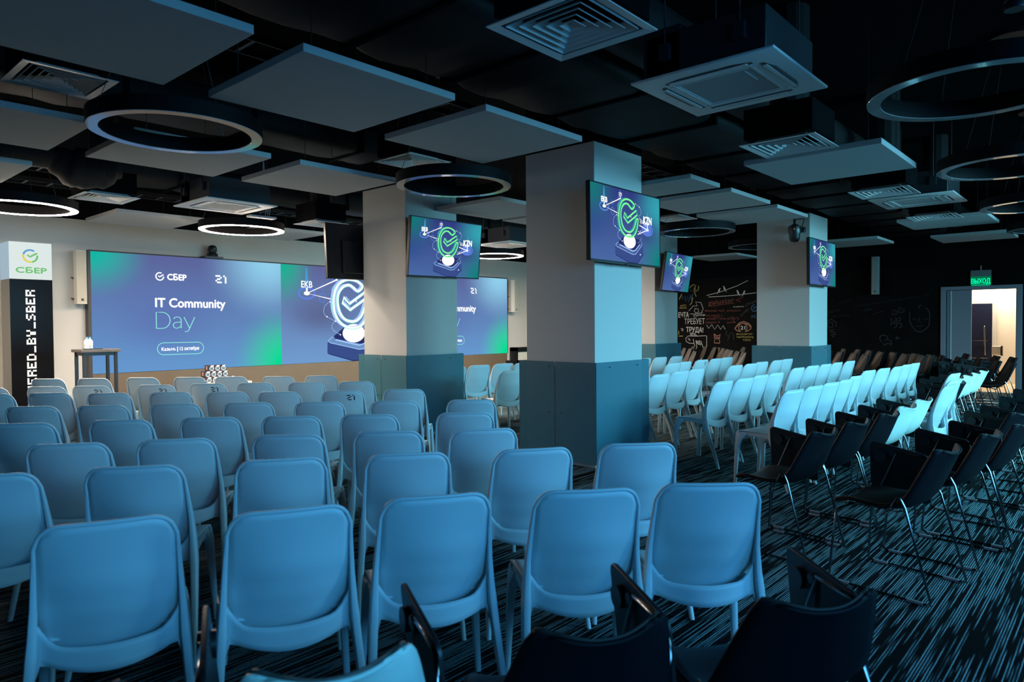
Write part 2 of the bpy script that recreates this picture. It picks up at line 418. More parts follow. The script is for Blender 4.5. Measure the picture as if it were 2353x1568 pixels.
obj('lower_rail', MB().tube([(-.06, -.3, .62), (-.06, .45, .62)], .008), M['chrome'], nd, smooth=True)
obj('pull_handle', MB().tube([(-.08, -.26, .7), (-.12, -.26, .75), (-.12, -.24, 1.35), (-.08, -.24, 1.4)], .014), M['chrome'], nd, smooth=True)
p = at_x(2290, 806, XR+1.6)
sd = thing('dispenser_stand', 'pale box on a copper pole standing in the lit side room', 'stand', (p.x, p.y, 0))
obj('base', MB().lathe([(.14, 0), (.14, .012), (.02, .02)]), M['black'], sd, smooth=True)
obj('pole', MB().tube([(0, 0, .015), (0, 0, p.z-.12)], .016), M['copper'], sd, smooth=True)
obj('case', MB().box((0, 0, p.z), (.14, .17, .2)), M['white2'], sd, bevel=.008)
obj('side_bracket', MB().bb((-.075, -.115, p.z-.12), (.075, -.088, p.z+.11)), M['black'], sd)
obj('door_lever', MB().tube([(XR+1.2, 1.86, 1.02), (XR+1.2, 1.95, 1.02)], .008), M['black'], d1)

# ---- exit sign
a = at_x(2231, 636, XR); b = at_x(2278, 650, XR)
ex = thing('exit_sign', 'green lit exit sign reading ВЫХОД above the open door', 'sign', (XR-.03, (a.y+b.y)/2, (a.z+b.z)/2))
hw = abs(a.y-b.y)/2
obj('housing', MB().bb((-.03, -hw, .07), (.03, hw, .20)), M['exitbox'], ex, bevel=.004)
pl = obj('lit_plate', MB().bb((-.012, -hw, -.11), (.012, hw, .07)), M['exit_dim'], ex)
t = MB(); add_text(t, 'ВЫХОД', .15, lambda u, v: (-.0145, hw*.92-u, -.085+v), bold=.003, width=hw*1.84)
obj('lettering', t, M['exit_green'], pl)
obj('mount', MB().tube([(0, 0, .2), (0, 0, .3)], .015), M['exitbox'], ex)
obj('housing_lamp', MB().bb((-.02, -hw*.9, -.118), (.02, hw*.9, -.112)), M['exit_green'], ex)

# ================================================================ COLUMNS
def column(x, y, label):
    c = thing('column', label, 'column', (x, y, 0), group='square columns with perforated metal skirts')
    S = .93
    obj('shaft', MB().bb((0, 0, 0), (S, S, 3.40)), M['column'], c, bevel=.006)
    obj('upper_shaft', MB().bb((.003, .003, 3.401), (S-.003, S-.003, ZC)), M['blackpaint'], c)
    z0, z1, t = .045, 1.105, .012
    o = .045
    def pan(a, b, nm='skirt_panel'):
        return obj(nm, MB().bb(a, b), M['perf'], c)
    # -X face: two panels with a seam, -Y face, +X and +Y faces; they stand proud on the far sides
    pan((-o, -o, z0), (-o+t*.3, .49, z1)); pan((-o, .505, z0), (-o+t*.3, S+.075, z1))
    pan((-o, -o, z0), (S+.075, -o+t*.3, z1))
    pan((S+.07, -o, z0), (S+.074, S+.075, z1)); pan((-o, S+.07, z0), (S+.075, S+.074, z1))
    for yy in (.42, .58):
        for zz in (1.05, .55): obj('panel_bolt', MB().tube([(-o-.006, yy, zz), (0, yy, zz)], .008, 6), M['chrome'], c)
    for xx in (.2, .75):
        obj('panel_bolt', MB().tube([(xx, -o-.006, 1.05), (xx, 0, 1.05)], .008, 6), M['chrome'], c)
    return c
column(5.99, 4.18, 'pale square column with teal perforated skirt, the nearest and widest one')
column(5.99, 7.20, 'pale square column with teal skirt beside the left part of the video wall')
column(12.42, 4.18, 'pale square column with teal skirt in front of the blackboard wall, camera hanging on it')
column(12.42, 7.20, 'narrow far column with teal skirt just right of the nearest column')

# ================================================================ SCREEN PICTURES (flat graphics)
ART = {
 'C':[(0.602,0.811),(0.561,0.862),(0.507,0.88),(0.462,0.87),(0.417,0.83),(0.386,0.756),(0.372,0.653),(0.375,0.553),(0.396,0.465),(0.43,0.404),(0.474,0.368),(0.528,0.36),(0.583,0.381),(0.621,0.443),(0.645,0.534),(0.653,0.629),(0.628,0.624),(0.608,0.545),(0.585,0.48),(0.547,0.435),(0.502,0.428),(0.457,0.45),(0.423,0.512),(0.406,0.593),(0.403,0.676),(0.417,0.746),(0.453,0.804),(0.497,0.818),(0.533,0.787),(0.565,0.756)],
 'check':[(0.451,0.686),(0.495,0.618),(0.624,0.751),(0.638,0.689),(0.499,0.551),(0.442,0.625)],
 'plate':[(0.372,0.273),(0.448,0.36),(0.648,0.352),(0.7,0.316),(0.609,0.186),(0.581,0.183),(0.38,0.245)],
 'l1':[(0.385,0.233),(0.572,0.167),(0.614,0.187),(0.68,0.278)],
 'l2':[(0.363,0.267),(0.328,0.221),(0.345,0.202),(0.571,0.123),(0.618,0.131),(0.714,0.274),(0.704,0.317)],
 'body':[(0.324,0.212),(0.322,0.091),(0.515,0.003),(0.644,0.004),(0.736,0.145),(0.728,0.276),(0.608,0.121),(0.571,0.117)],
 'edge':[(0.331,0.088),(0.515,0.004),(0.644,0.004),(0.736,0.141)],
 'o1':[(0.356,0.75),(0.365,.785),(0.382,0.814),(0.409,0.837)],
 'o2':[(0.337,0.63),(0.307,0.59),(0.298,0.539),(0.305,.50),(0.322,0.477),(0.385,0.43),(0.413,0.413),(0.439,0.405)],
 'o3':[(0.378,0.428),(0.358,0.383),(0.364,0.343),(0.39,0.313),(0.422,0.286)],
 'o4':[(0.616,0.844),(0.677,0.811),(0.704,0.754),(0.69,0.699),(0.661,0.676)],
 'o5':[(0.705,0.387),(0.69,0.332),(0.648,0.291)],
 'dots':[(0.322,0.477),(0.385,0.43),(0.41,0.415),(0.439,0.405),(0.422,0.286),(0.677,0.811),(0.616,0.844),(0.55,0.647),(.69,.60),(.70,.585),(.72,.59),(.66,.46),(.68,.45),(.69,.47),(.345,.635),(.36,.625)]}
def smooth_poly(P, n=4, closed=False):
    Q = []; m = len(P)
    for i in range(m if closed else m-1):
        p0, p1, p2, p3 = P[(i-1) % m if closed else max(i-1, 0)], P[i], P[(i+1) % m], P[(i+2) % m if closed else min(i+2, m-1)]
        for k in range(n):
            t = k/n
            Q.append(tuple(.5*((2*p1[j])+(-p0[j]+p2[j])*t+(2*p0[j]-5*p1[j]+4*p2[j]-p3[j])*t*t+(-p0[j]+3*p1[j]-3*p2[j]+p3[j])*t**3) for j in (0, 1)))
    if not closed: Q.append(P[-1])
    return Q
def ell(u, v, ru, rv, n=28): return [(u+ru*cos(2*pi*k/n), v+rv*sin(2*pi*k/n)) for k in range(n)]
def screen_art(parent, w, h, hot=False):
    """graphics laid flat on a screen of w x h whose front faces -Y; local x 0..w, z 0..h"""
    a = w/1.345
    lay = [0]
    def fnl(i): return lambda u, v: (u*w, -.0015*a-.0007*a*i, v*h)
    def sc_(P): return P
    K = h/w
    def rib(mb, P, wd, i, closed=False):
        # work in metric units to keep the stroke width even
        Q = [(u*w, v*h) for u, v in P]
        mb.ribbon(Q, wd*a, lambda x, z: (x, -.0015*a-.0007*a*i, z), closed)
    def fill(mb, P, i):
        f = fnl(i); mb.add([f(*p) for p in P], [tuple(range(len(P)))])
    b = MB(); fill(b, ART['body'], 1); obj('pedestal_shape', b, M['g_deep2'], parent)
    b = MB(); fill(b, ART['plate'], 2); rib(b, ART['edge'], .008, 2); obj('pedestal_top_shape', b, M['g_deep'], parent)
    b = MB(); rib(b, ART['l1'], .011, 3); rib(b, ART['l2'], .006, 3); fill(b, ell(.688, .133, .012, .012, 8), 3)
    for k in ('o1', 'o2', 'o3', 'o4', 'o5'): rib(b, smooth_poly(ART[k]), .0035, 3)
    obj('pedestal_line', b, M['g_line'], parent)
    for (u, v, ru, rv, wd_) in ((.177, .716, .058, .055, .0146), (.398, .868, .03, .0285, .009), (.799, .503, .082, .078, .019), (.29, .673, .022, .05, .006), (.29, .79, .012, .03, .004), (.70, .45, .016, .03, .005)):
        b = MB(); rib(b, ell(u, v, ru, rv), wd_, 3, True)
        obj('node_ring', b, M['g_halo'], parent)
    b = MB(); fill(b, ell(.799, .503, .066, .062), 2); obj('node_glow', b, M['g_halo'], parent)
    b = MB()
    for (u, v0, v1, t) in ((.177, .80, .98, .014), (.398, .93, .985, .007), (.799, .63, .76, .012)):
        fill(b, [(u-t, v0), (u+t, v0), (u+t*.3, v1), (u-t*.3, v1)], 2)
    obj('light_beam', b, M['g_beam'], parent)
    b = MB()
    rib(b, [(.398, .868), (.177, .716), (.381, .655)], .011, 4); obj('node_line', b, M['g_white'], parent); b = MB()
    rib(b, [(.799, .503), (.649, .417)], .009, 4); rib(b, [(.799, .503), (.674, .552)], .010, 4)
    rib(b, [(.177, .716), (.177, .775)], .016, 4); rib(b, [(.799, .503), (.799, .63)], .016, 4); rib(b, [(.398, .868), (.398, .91)], .009, 4)
    for (u, v, r) in ((.177, .716, .022), (.398, .868, .010), (.799, .503, .02)): fill(b, ell(u, v, r, r*.95, 14), 4)
    obj('node_line', b, M['g_white'], parent); b = MB()
    for u, v in ART['dots']: fill(b, ell(u, v, .005, .008, 8), 4)
    for r_ in range(3):
        for q in range(5): fill(b, [(.67+q*.02+r_*.01, .66-r_*.022-q*.012), (.682+q*.02+r_*.01, .653-r_*.022-q*.012), (.682+q*.02+r_*.01, .645-r_*.022-q*.012), (.67+q*.02+r_*.01, .652-r_*.022-q*.012)], 4)
    obj('dot_pattern', b, M['g_white'], parent)['kind'] = 'stuff'; b = MB()
    fill(b, ell(.528, .300, .089, .100), 4)
    obj('pedestal_disc', b, M['g_white'], parent)
    b = MB()
    f = lambda u0, v0: (lambda x, y: (u0*w+x, -.0015*a-.0007*a*5, v0*h+y))
    add_text(b, 'EKB', .072*h/.75*1.0, f(.177, .775), bold=.003, width=.078*w, align='CENTER')
    add_text(b, 'SPB', .05*h/.75, f(.398, .905), bold=0, width=.045*w, align='CENTER')
    add_text(b, 'KZN', .115*h/.75, f(.80, .585), bold=.004, width=.125*w, align='CENTER')
    obj('screen_lettering', b, M['g_white'], parent)
    # emblem: open ring with a tick, drawn as neon tubes with a shifted teal copy
    C = smooth_poly(ART['C'], 3, True); K_ = ART['check']
    if hot:
        b = MB(); rib(b, C, .030, 5, True); rib(b, K_, .030, 5, True); obj('emblem_glow', b, M['g_mint'], parent)
    b = MB(); rib(b, [(u-.018, v+.004) for u, v in C], .016, 6, True); rib(b, [(u+.016, v+.006) for u, v in K_], .014, 6, True)
    obj('emblem_shadow', b, M['g_teal' if not hot else 'g_line'], parent)
    b = MB(); rib(b, C, .018, 7, True); rib(b, K_, .018, 7, True); obj('emblem', b, M['g_green' if not hot else 'g_white'], parent)

PIX = {'P': ['1111', '1..1', '1111', '1...', '1...'], 'O': ['1111', '1..1', '1..1', '1..1', '1111'], 'W': ['1.1.1', '1.1.1', '1.1.1', '1.1.1', '.1.1.'],
       'E': ['1111', '1...', '111.', '1...', '1111'], 'R': ['1111', '1..1', '111.', '1..1', '1..1'], 'D': ['111.', '1..1', '1..1', '1..1', '111.'],
       '_': ['....', '....', '....', '....', '1111'], 'B': ['111.', '1..1', '111.', '1..1', '1111'], 'Y': ['1..1', '1..1', '.11.', '.11.', '.11.'],
       'S': ['.111', '1...', '.11.', '...1', '111.'], '2': ['111.', '...1', '.11.', '1...', '.111'], '1': ['1.', '.1', '.1', '.1', '.1']}
def pixels(mb, s, size, fn, gap=1, g=.96):
    x = 0
    for ch in s:
        P = PIX[ch]
        for r, row in enumerate(P):
            for c, q in enumerate(row):
                if q == '1':
                    a0, b0 = (x+c)*size, (len(P)-1-r)*size
                    mb.add([fn(a0, b0), fn(a0+size*g, b0), fn(a0+size*g, b0+size*g), fn(a0, b0+size*g)], [(0, 1, 2, 3)])
        x += len(P[0])+gap
def logo(parent, cx, cz, r, wd, y, mats, fn=None):
    """open ring broken at upper right, with a tick through the gap"""
    def arc(a0, a1, n=20): return [(cx+r*cos(radians(a0+(a1-a0)*k/n)), cz+r*sin(radians(a0+(a1-a0)*k/n))) for k in range(n+1)]
    f = lambda x, z: (x, y, z)
    out = []
    for nm, a0, a1, m in mats['arcs']:
        b = MB().ribbon(arc(a0, a1), wd, f); out.append(obj(nm, b, m, parent))
    b = MB().ribbon([(cx-r*.42, cz+r*.17), (cx-r*.05, cz-r*.12), (cx+r*.98, cz+r*.52)], wd, f)
    out.append(obj('tick', b, mats['tick'], parent)); return out

# ================================================================ VIDEO WALL
VY = 13.35
vw = thing('video_wall', 'large glowing video wall reading IT Community Day across the front wall', 'screen', (4.16, VY, 0))
obj('plinth', MB().bb((0, .01, .05), (10.64, .13, .71)), M['brown'], vw)
obj('toe_kick', MB().bb((0, .03, 0), (10.64, .12, .05)), M['black'], vw)
obj('edge_frame', MB().bb((-.05, -.005, 0), (0, .15, 2.83)).bb((10.64, -.005, .7), (10.66, .15, 2.83)).bb((-.02, 0, 2.82), (10.66, .15, 2.845)), M['bronze'], vw)
obj('screen_back', MB().bb((0, .02, .71), (10.64, .14, 2.82)), M['black'], vw)
def plane_mb(w, h): return MB().add([(0, 0, 0), (w, 0, 0), (w, 0, h), (0, 0, h)], [(0, 1, 2, 3)])
for x0 in (0, 7.0):
    s = obj('title_screen', plane_mb(3.57 if x0 == 0 else 3.64, 2.11), M['led_title'], vw, loc=(x0, 0, .71))
    f = lambda u0, v0: (lambda x, y: (u0+x, -.004, v0-.71+y))
    b = MB()
    add_text(b, 'CБEP', .155, f(1.27, 2.385), bold=.006, width=.345)
    add_text(b, 'IT Community', .235, f(1.05, 1.88), bold=.007, width=1.31)
    wk = add_text(b, 'Kaзa', .088, f(1.145, 1.075), bold=.0025, width=.158)
    g_ = f(1.145+.158, 1.075)
    b.ribbon([(.016, 0), (.016, .049)], .011, g_).ribbon([(.046, 0), (.046, .049)], .011, g_).ribbon([(.016, .025), (.046, .025)], .010, g_)
    b.ribbon([(.066, 0), (.066, .049)], .011, g_).ribbon([(.066, .005), (.083, .005), (.090, .010), (.090, .019), (.083, .025), (.066, .025)], .009, g_)
    add_text(b, '|', .10, f(1.425, 1.075), bold=.002, width=.012)
    add_text(b, '12 октября', .088, f(1.475, 1.075), bold=.0025, width=.355)
    pixels(b, '21', .031, f(2.175, 2.36), g=1.05)
    obj('title_lettering', b, M['g_white'], s)
    logo(s, 1.135, 2.44-.71, .068, .022, -.004, {'arcs': [('ring', 62, 372-12, M['g_white'])], 'tick': M['g_white']})
    # Day: thin outlined strokes
    fD = lambda x, z: (x, -.004, Z_(z)-.71); Z_ = lambda z: z
    b = MB(); X, Z, wd = 1.06, 1.487, .015; KZ = .77
    Z_ = lambda z: Z+(z-Z)*KZ
    D = [(X, Z), (X, Z+.385), (X+.10, Z+.385)]+[(X+.10+.145*sin(radians(t)), Z+.1925+.1925*cos(radians(t))) for t in range(10, 180, 10)]+[(X+.10, Z), (X, Z)]
    b.ribbon(D, wd, fD)
    b.ribbon([(X+.31, Z+.225)]+[(X+.375+.07*cos(radians(t)), Z+.20+.075*sin(radians(t))) for t in range(140, -1, -14)]+[(X+.445, Z)], wd, fD)
    b.ribbon([(X+.445, Z+.15), (X+.36, Z+.145)]+[(X+.365+.065*cos(radians(t)), Z+.073+.072*sin(radians(t))) for t in range(90, 300, 15)]+[(X+.445, Z+.05)], wd, fD)
    b.ribbon([(X+.50, Z+.27), (X+.60, Z+.0)], wd, fD)
    b.ribbon([(X+.70, Z+.27), (X+.58, Z-.06), (X+.55, Z-.085), (X+.51, Z-.08)], wd, fD)
    Z_ = lambda z: z
    R_ = .11; px0, px1, pz = 1.05+.02, 1.92, 1.11
    cap = [(px1-R_+R_*cos(radians(t)), pz+R_*sin(radians(t))) for t in range(-90, 91, 15)]+[(px0+R_+R_*cos(radians(t)), pz+R_*sin(radians(t))) for t in range(90, 271, 15)]
    b.ribbon(cap, .012, fD, True)
    obj('outlined_lettering', b, M['g_mint'], s)
s = obj('picture_screen', plane_mb(3.43, 2.11), M['led_art'], vw, loc=(3.57, 0, .71))
screen_art(s, 3.43, 2.11, hot=True)

# ================================================================ TELEVISIONS
def television(x, y, z, yaw, tilt, label, roll=0, back=False, wall_dy=.15, wd=1.385):
    t = thing('television', label, 'television', (x, y, z), 0, 'televisions hung on the columns')
    w, h, d = wd, wd*9/16, .045
    t.rotation_euler = (tilt, roll, yaw)
    if back: t.rotation_euler = (tilt, roll, yaw+pi)
    c = MB().bb((-w/2, 0, -h/2), (w/2, d, h/2))
    obj('housing', c, M['black'], t, bevel=.006)
    b = .012
    fr = MB().bb((-w/2, -.006, -h/2), (-w/2+b, 0, h/2)).bb((w/2-b, -.006, -h/2), (w/2, 0, h/2)).bb((-w/2, -.006, h/2-b), (w/2, 0, h/2)).bb((-w/2, -.006, -h/2), (w/2, 0, -h/2+b*1.4))
    obj('bezel', fr, M['black'], t)
    s = obj('screen', plane_mb(w-2*b, h-2.4*b), M['tv_art'], t, loc=(-w/2+b, -.002, -h/2+1.4*b))
    if not back: screen_art(s, w-2*b, h-2.4*b)
    obj('rear_cover', MB().bb((-w*.33, d, -h*.4), (w*.33, d+.03, h*.2)), M['black'], t, bevel=.01)
    obj('logo_bump', MB().bb((-.03, -.006, -h/2-.012), (.03, .01, -h/2)), M['black'], t)
    obj('wall_arm', MB().tube([(0, d, 0), (.04, d+(wall_dy-d)*.5, 0), (0, wall_dy, 0)], .02), M['black'], t)
    obj('wall_bracket', MB().bb((-.12, wall_dy-.02, -.12), (.12, wall_dy+.005, .12)), M['black'], t)
    if back:
        obj('rating_label', MB().bb((.25, d+.0005, -.1), (.4, d+.002, -.04)), mat('grey_label', (.1, .1, .1), .5), t)
    return t
television(6.538, 7.0, 2.543, .055, .114, 'lit television tilted down on the column beside the video wall', roll=-.016)
television(6.299, 3.98, 2.523, .013, -.007, 'largest lit television, on the nearest column')
television(12.993, 7.0, 2.55, .105, .145, 'small lit television on the far column, between the nearest column and the blackboard')
television(12.471, 3.98, 2.521, .01, -.011, 'lit television on the column beside the hanging camera')
television(6.22, 8.34, 2.555, -.06, .07, 'black television seen from behind, left of the column by the video wall', back=True)

# ================================================================ TOTEM
TY = 12.6
a = at_y(19.5, 554, TY); b = at_y(118, 562, TY); c = at_y(20, 640, TY)
tx0, tx1, tzt, tzm = a.x, b.x, a.z, c.z
tot = thing('logo_totem', 'tall square totem with glowing white top and black front by left wall end', 'sign', (tx0, TY, 0))
TW = tx1-tx0
top = obj('lit_box', MB().bb((0, 0, tzm), (TW, .5, tzt)), M['box_white'], tot)
obj('lit_box_side', MB().bb((-.004, 0, tzm), (-.001, .5, tzt)), M['box_side'], tot)
obj('body', MB().bb((.002, .004, .03), (TW-.002, .5, tzm)), M['totem_side'], tot)
pb = obj('front_panel', MB().bb((0, -.006, .03), (TW, .003, tzm-.004)), M['totem_black'], tot)
obj('foot', MB().bb((.03, .03, 0), (TW-.03, .47, .03)), M['black'], tot)
lcx, lcz, lr = TW*.49, tzm+(tzt-tzm)*.63, TW*.165
logo(top, lcx, lcz, lr, TW*.045, -.003, {'arcs': [('ring_blue', 55, 165, M['s_blue']), ('ring_yellow', 165, 285, M['s_yellow']), ('ring_green', 285, 368, M['s_green'])], 'tick': M['s_green']})
b = MB(); add_text(b, 'CБEP', .118, lambda u, v: (TW*.15+u, -.003, tzm+(tzt-tzm)*.17+v), bold=.004, width=TW*.72)
obj('logo_lettering', b, M['s_green'], top)
b = MB(); ps = .0245
full = 'POWERED_BY_SBER'
zt = at_y(70, 663, TY).z
L_ = sum(len(PIX[c][0])+1 for c in full)*ps
pixels(b, full, ps, lambda u, v: (TW*.43+ps*5-v-.04, -.008, zt-L_+u), g=1.0)
obj('pixel_lettering', b, M['printwhite'], pb)

# ================================================================ WALL SPEAKERS
def speaker(x, y, z0, z1, label, rz=0, w=.19, d=.2, m='white2', g='grille'):
    s = thing('wall_speaker', label, 'speaker', (x, y, z0), rz, 'column speakers on the walls')
    h = z1-z0
    P = [(-w/2, d*.45), (-w*.3, 0), (w*.42, 0), (w/2, d*.45), (w/2*.9, d), (-w/2*.9, d)]
    obj('cabinet', MB().prism(P, lambda a, b, t: (a, b, t), h), M[m], s)
    obj('front_grille', MB().bb((-w*.28, -.008, .02), (w*.40, 0, h-.02)), M[g], s)
    obj('badge', MB().bb((w*.02, -.011, .05), (w*.22, -.008, .09)), M['bronze'], s)
    for z in (.08, h*.48):
        obj('wall_bracket', MB().tube([(-w/2, d*.8, z), (-w/2-.03, d*1.1, z+.02), (-w*.2, d*1.5, z)], .01), M['bronze'], s)
    return s
speaker(3.96, 13.2, 1.91, 2.81, 'cream column speaker on the wall left of the video wall', rz=-.25)
speaker(15.0, 13.2, 1.88, 2.79, 'cream column speaker on the wall right of the video wall', rz=.1)
p0 = at_x(2009, 590, XR-.2); p1 = at_x(2009, 677, XR-.2)
speaker(XR-.2, p0.y, p1.z, p0.z, 'grey column speaker on the blackboard wall left of the door', rz=radians(-90), w=.17, d=.16, m='grey_case', g='grey_case')

# ---- camera on the video wall
p = at_y(488, 596, 13.3)
cw = thing('conference_camera', 'black dome camera standing on a shelf above the video wall', 'camera', (6.27, 13.32, 2.83))
obj('shelf', MB().bb((-.19, -.1, .0), (.17, .14, .035)), M['black'], cw, bevel=.004)
obj('base', MB().lathe([(.1, .035), (.1, .08), (.085, .1)]), M['cam'], cw, smooth=True)
obj('head', MB().lathe([(.06, .1), (.083, .14), (.085, .19), (.07, .235), (.035, .255), (0.001, .26)]), M['cam'], cw, smooth=True)
obj('lens', MB().tube([(0, -.08, .18), (0, -.095, .18)], .03, 14), M['black'], cw)
obj('cable', MB().tube([(-.15, .06, .02), (-.26, .1, .01), (-.36, .13, .0)], .008), M['black'], cw)
# ---- camera hanging on the far column
hc = thing('hanging_camera', 'black dome camera hanging by its mount at the top of the far column', 'camera', (12.2, 4.36, 3.0))
obj('drop_pole', MB().tube([(.12, 0, .36), (0, 0, .33), (0, 0, .16)], .022, 10).bb((.10, -.06, .3), (.215, .06, .42)), M['cam'], hc, smooth=True)
obj('body', MB().lathe([(.035, .2), (.1, .16), (.105, .05), (.09, .02), (.088, -.05), (.06, -.1), (.001, -.115)]), M['cam'], hc, smooth=True)
obj('side_box', MB().bb((.08, -.14, .06), (.15, -.02, .15)), M['cam'], hc, bevel=.006)
obj('cable', MB().tube([(.0, -.02, .33), (.03, -.1, .34), (.06, -.14, .27), (.08, -.1, .16), (.02, -.02, .17)], .009), M['cam'], hc, smooth=True)
obj('indicator', MB().lathe([(.006, .1), (.006, .106)], (-.1, -.03, 0), 8), glow('camera_indicator', (1, .5, .1), 2), hc)

# ================================================================ CEILING
ZP = 3.08
def ac_panel_label(i): return ''
def acoustic(x0, y0, sx, sy, label, z=ZP):
    t = thing('acoustic_panel', label, 'ceiling panel', (x0+sx/2, y0+sy/2, z), 0, 'grey square acoustic panels hung from the ceiling')
    obj('board', MB().bb((-sx/2, -sy/2, 0), (sx/2, sy/2, .05)), M['panel'], t, bevel=.004)
    for dx in (-1, 1):
        for dy in (-1, 1):
            obj('suspension_wire', MB().tube([(dx*sx*.38, dy*sy*.38, .05), (dx*sx*.38, dy*sy*.38, ZC-z-.004)], .003, 5), M['black'], t)
PN = [(.73, 3.56, 1.195, 1.18, 'grey acoustic ceiling panel at the top left corner, nearest the camera'),
 (2.23, 3.57, 1.2, 1.19, 'grey acoustic ceiling panel above the unlit ring lamp at left'),
 (3.74, 3.57, 1.2, 1.19, 'grey acoustic ceiling panel touching the top of the nearest column'),
 (2.23, 6.06, 1.2, 1.18, 'grey acoustic ceiling panel seen just under the big unlit ring at left'),
 (3.74, 6.07, 1.2, 1.17, 'grey acoustic ceiling panel left of the column by the video wall'),
 (.73, 6.04, 1.2, 1.18, 'grey acoustic ceiling panel at the left edge, below the slatted vent'),
 (.81, 8.02, 1.2, 1.16, 'small looking grey acoustic panel at the left edge, above the lit ring'),
 (3.56, 10.35, 1.2, 1.25, 'pale acoustic ceiling panel left of the lit ring over the video wall'),
 (5.7, 10.43, 1.2, 1.17, 'pale acoustic ceiling panel right of the lit ring over the video wall'),
 (6.5, 5.98, 1.2, 1.18, 'pale acoustic panel seen between the two big columns, above the television'),
 (7.84, 5.96, 1.2, 1.2, 'pale acoustic panel touching the left side of the nearest column'),
 (6.97, 3.6, .72, 1.2, 'grey acoustic panel just right of the nearest column, behind its television'),
 (8.02, 3.61, 1.2, 1.21, 'middle one of three acoustic panels right of the largest television'),
 (9.57, 3.65, 1.2, 1.2, 'acoustic panel ending at the far column with the hanging camera'),
 (6.33, 1.56, 1.22, 1.17, 'blue lit acoustic panel hanging below a vent at upper right', 2.97),
 (12.33, 1.62, 1.2, 1.2, 'blue acoustic panel at right with a slatted vent in front of it'),
 (15.0, 1.64, 1.2, 1.22, 'thin dark blue acoustic panel above the exit sign'),
 (14.35, 3.6, 1.2, 1.13, 'dark acoustic panel right of the column with the hanging camera'),
 (15.4, 6.8, 1.18, 1.2, 'dim acoustic panel over the lit blackboard, below the small ring lamps')]
for a in PN: acoustic(*a[:5], **({'z': a[5]} if len(a) > 5 else {}))

def diffuser(x0, y0, s, z, label):
    t = thing('air_diffuser', label, 'vent', (x0+s/2, y0+s/2, z), 0, 'square four way air diffusers on the ceiling')
    def sq(a0, z0, a1, z1, t_=.0):
        rings = [[(-a, -a, zz), (a, -a, zz), (a, a, zz), (-a, a, zz)] for a, zz in ((a0, z0), (a1, z1), (a1, z1+.004), (a0, z0+.006))]
        m = MB(); m.loft(rings+[rings[0]], cap=False); return m
    obj('rim', sq(s/2, 0, s/2-.05, .006), M['ventmetal'], t)
    n = 5
    for k in range(n):
        a = (s/2-.07)*(1-k/n)
        obj('louvre', sq(a, .004+.002*k, a-(s/2-.07)/n*.86, .045), M['ventmetal'], t)
    obj('collar', MB().bb((-s/2+.03, -s/2+.03, .05), (s/2-.03, s/2-.03, .30)), M['blackpaint'], t)
    obj('neck', MB().tube([(0, 0, .3), (0, 0, ZC-z-.003)], .16, 14), M['duct'], t)
DF = [(2.57, 1.83, .62, 3.0, 'largest square louvred vent at the top centre of the ceiling'),
 (1.36, 5.6, .6, 3.31, 'slatted square vent at left, above the big unlit ring lamp'),
 (2.82, 9.2, .62, 3.1, 'small bright square vent left of the ceiling air conditioner near the video wall'),
 (4.75, 5.64, .6, 3.3, 'dim square vent partly behind the unlit ring at centre'),
 (5.72, 1.89, .62, 3.0, 'square vent just above the blue lit acoustic panel at upper right'),
 (8.62, 1.86, .62, 3.0, 'square vent left of the far ceiling air conditioner at right'),
 (11.23, 1.84, .61, 3.0, 'small vent overlapping the far blue acoustic panel at right'),
 (5.84, 9.1, .6, 3.08, 'small square vent left of the television seen from behind'),
 (10.5, 5.6, .6, 3.3, 'faint square vent right of the largest television, over a ring lamp')]
for a in DF: diffuser(*a)

def cassette(x0, y0, label, s=.95, z=3.08):
    t = thing('ceiling_air_conditioner', label, 'air conditioner', (x0+s/2, y0+s/2, z), 0, 'cassette air conditioners on the ceiling')
    h = s/2
    # fascia ring with four outlet slots
    P = [[(-a, -a, zz), (a, -a, zz), (a, a, zz), (-a, a, zz)] for a, zz in ((h, .012), (h, 0), (h-.02, -.006), (.24, -.006), (.24, .012))]
    fas = obj('fascia', MB().loft(P, cap=False), M['white'], t, bevel=.006)
    obj('intake_grille', MB().bb((-.235, -.235, -.002), (.235, .235, .01)), M['panel'], t)
    g = MB()
    for k in (-1, 1): g.bb((-.29, k*.262-.004, -.009), (.29, k*.262+.004, -.005)).bb((k*.262-.004, -.29, -.009), (k*.262+.004, .29, -.005))
    g.bb((-.22, -.2, -.006), (-.02, -.19, -.001))
    obj('grille_bar', g, M['white'], t)
    for k in range(4):
        c, s_ = cos(k*pi/2), sin(k*pi/2)
        def rot(p): return (p[0]*c-p[1]*s_, p[0]*s_+p[1]*c, p[2])
        m = MB(); P = [(-.29, -.345), (-.18, -.378), (.18, -.378), (.29, -.345), (.29, -.315), (-.29, -.315)]
        m.prism(P, lambda a, b, d: rot((a, b, -.0075+d)), .003); sl = obj('outlet_slot', m, M['black'], t)
        m = MB(); m.prism([(-.26, -.352), (.26, -.352), (.26, -.325), (-.26, -.325)], lambda a, b, d: rot((a, b, -.014+d)), .005); obj('flap', m, M['white'], sl)
    obj('casing', MB().bb((-.40, -.40, .02), (.40, .40, .30)).bb((-.40, .15, .02), (-.30, .42, .34)), M['blackpaint' if False else 'casing'], t, bevel=.006)
    obj('valve_box', MB().bb((.40, -.22, .04), (.52, .18, .26)), M['casing'], t, bevel=.01)
    for dx, dy in ((-.42, -.25), (-.42, .25), (.42, -.3), (.42, .3)):
        obj('hanger_rod', MB().tube([(dx, dy, .15), (dx, dy, ZC-z)], .006, 6), M['casing'], t)
        obj('hanger_bracket', MB().bb((dx-.02, dy-.035, .12), (dx+.02, dy+.035, .22)), M['casing'], t)
M['casing'] = mat('dark_steel_casing', (.045, .05, .06), .45, .4)
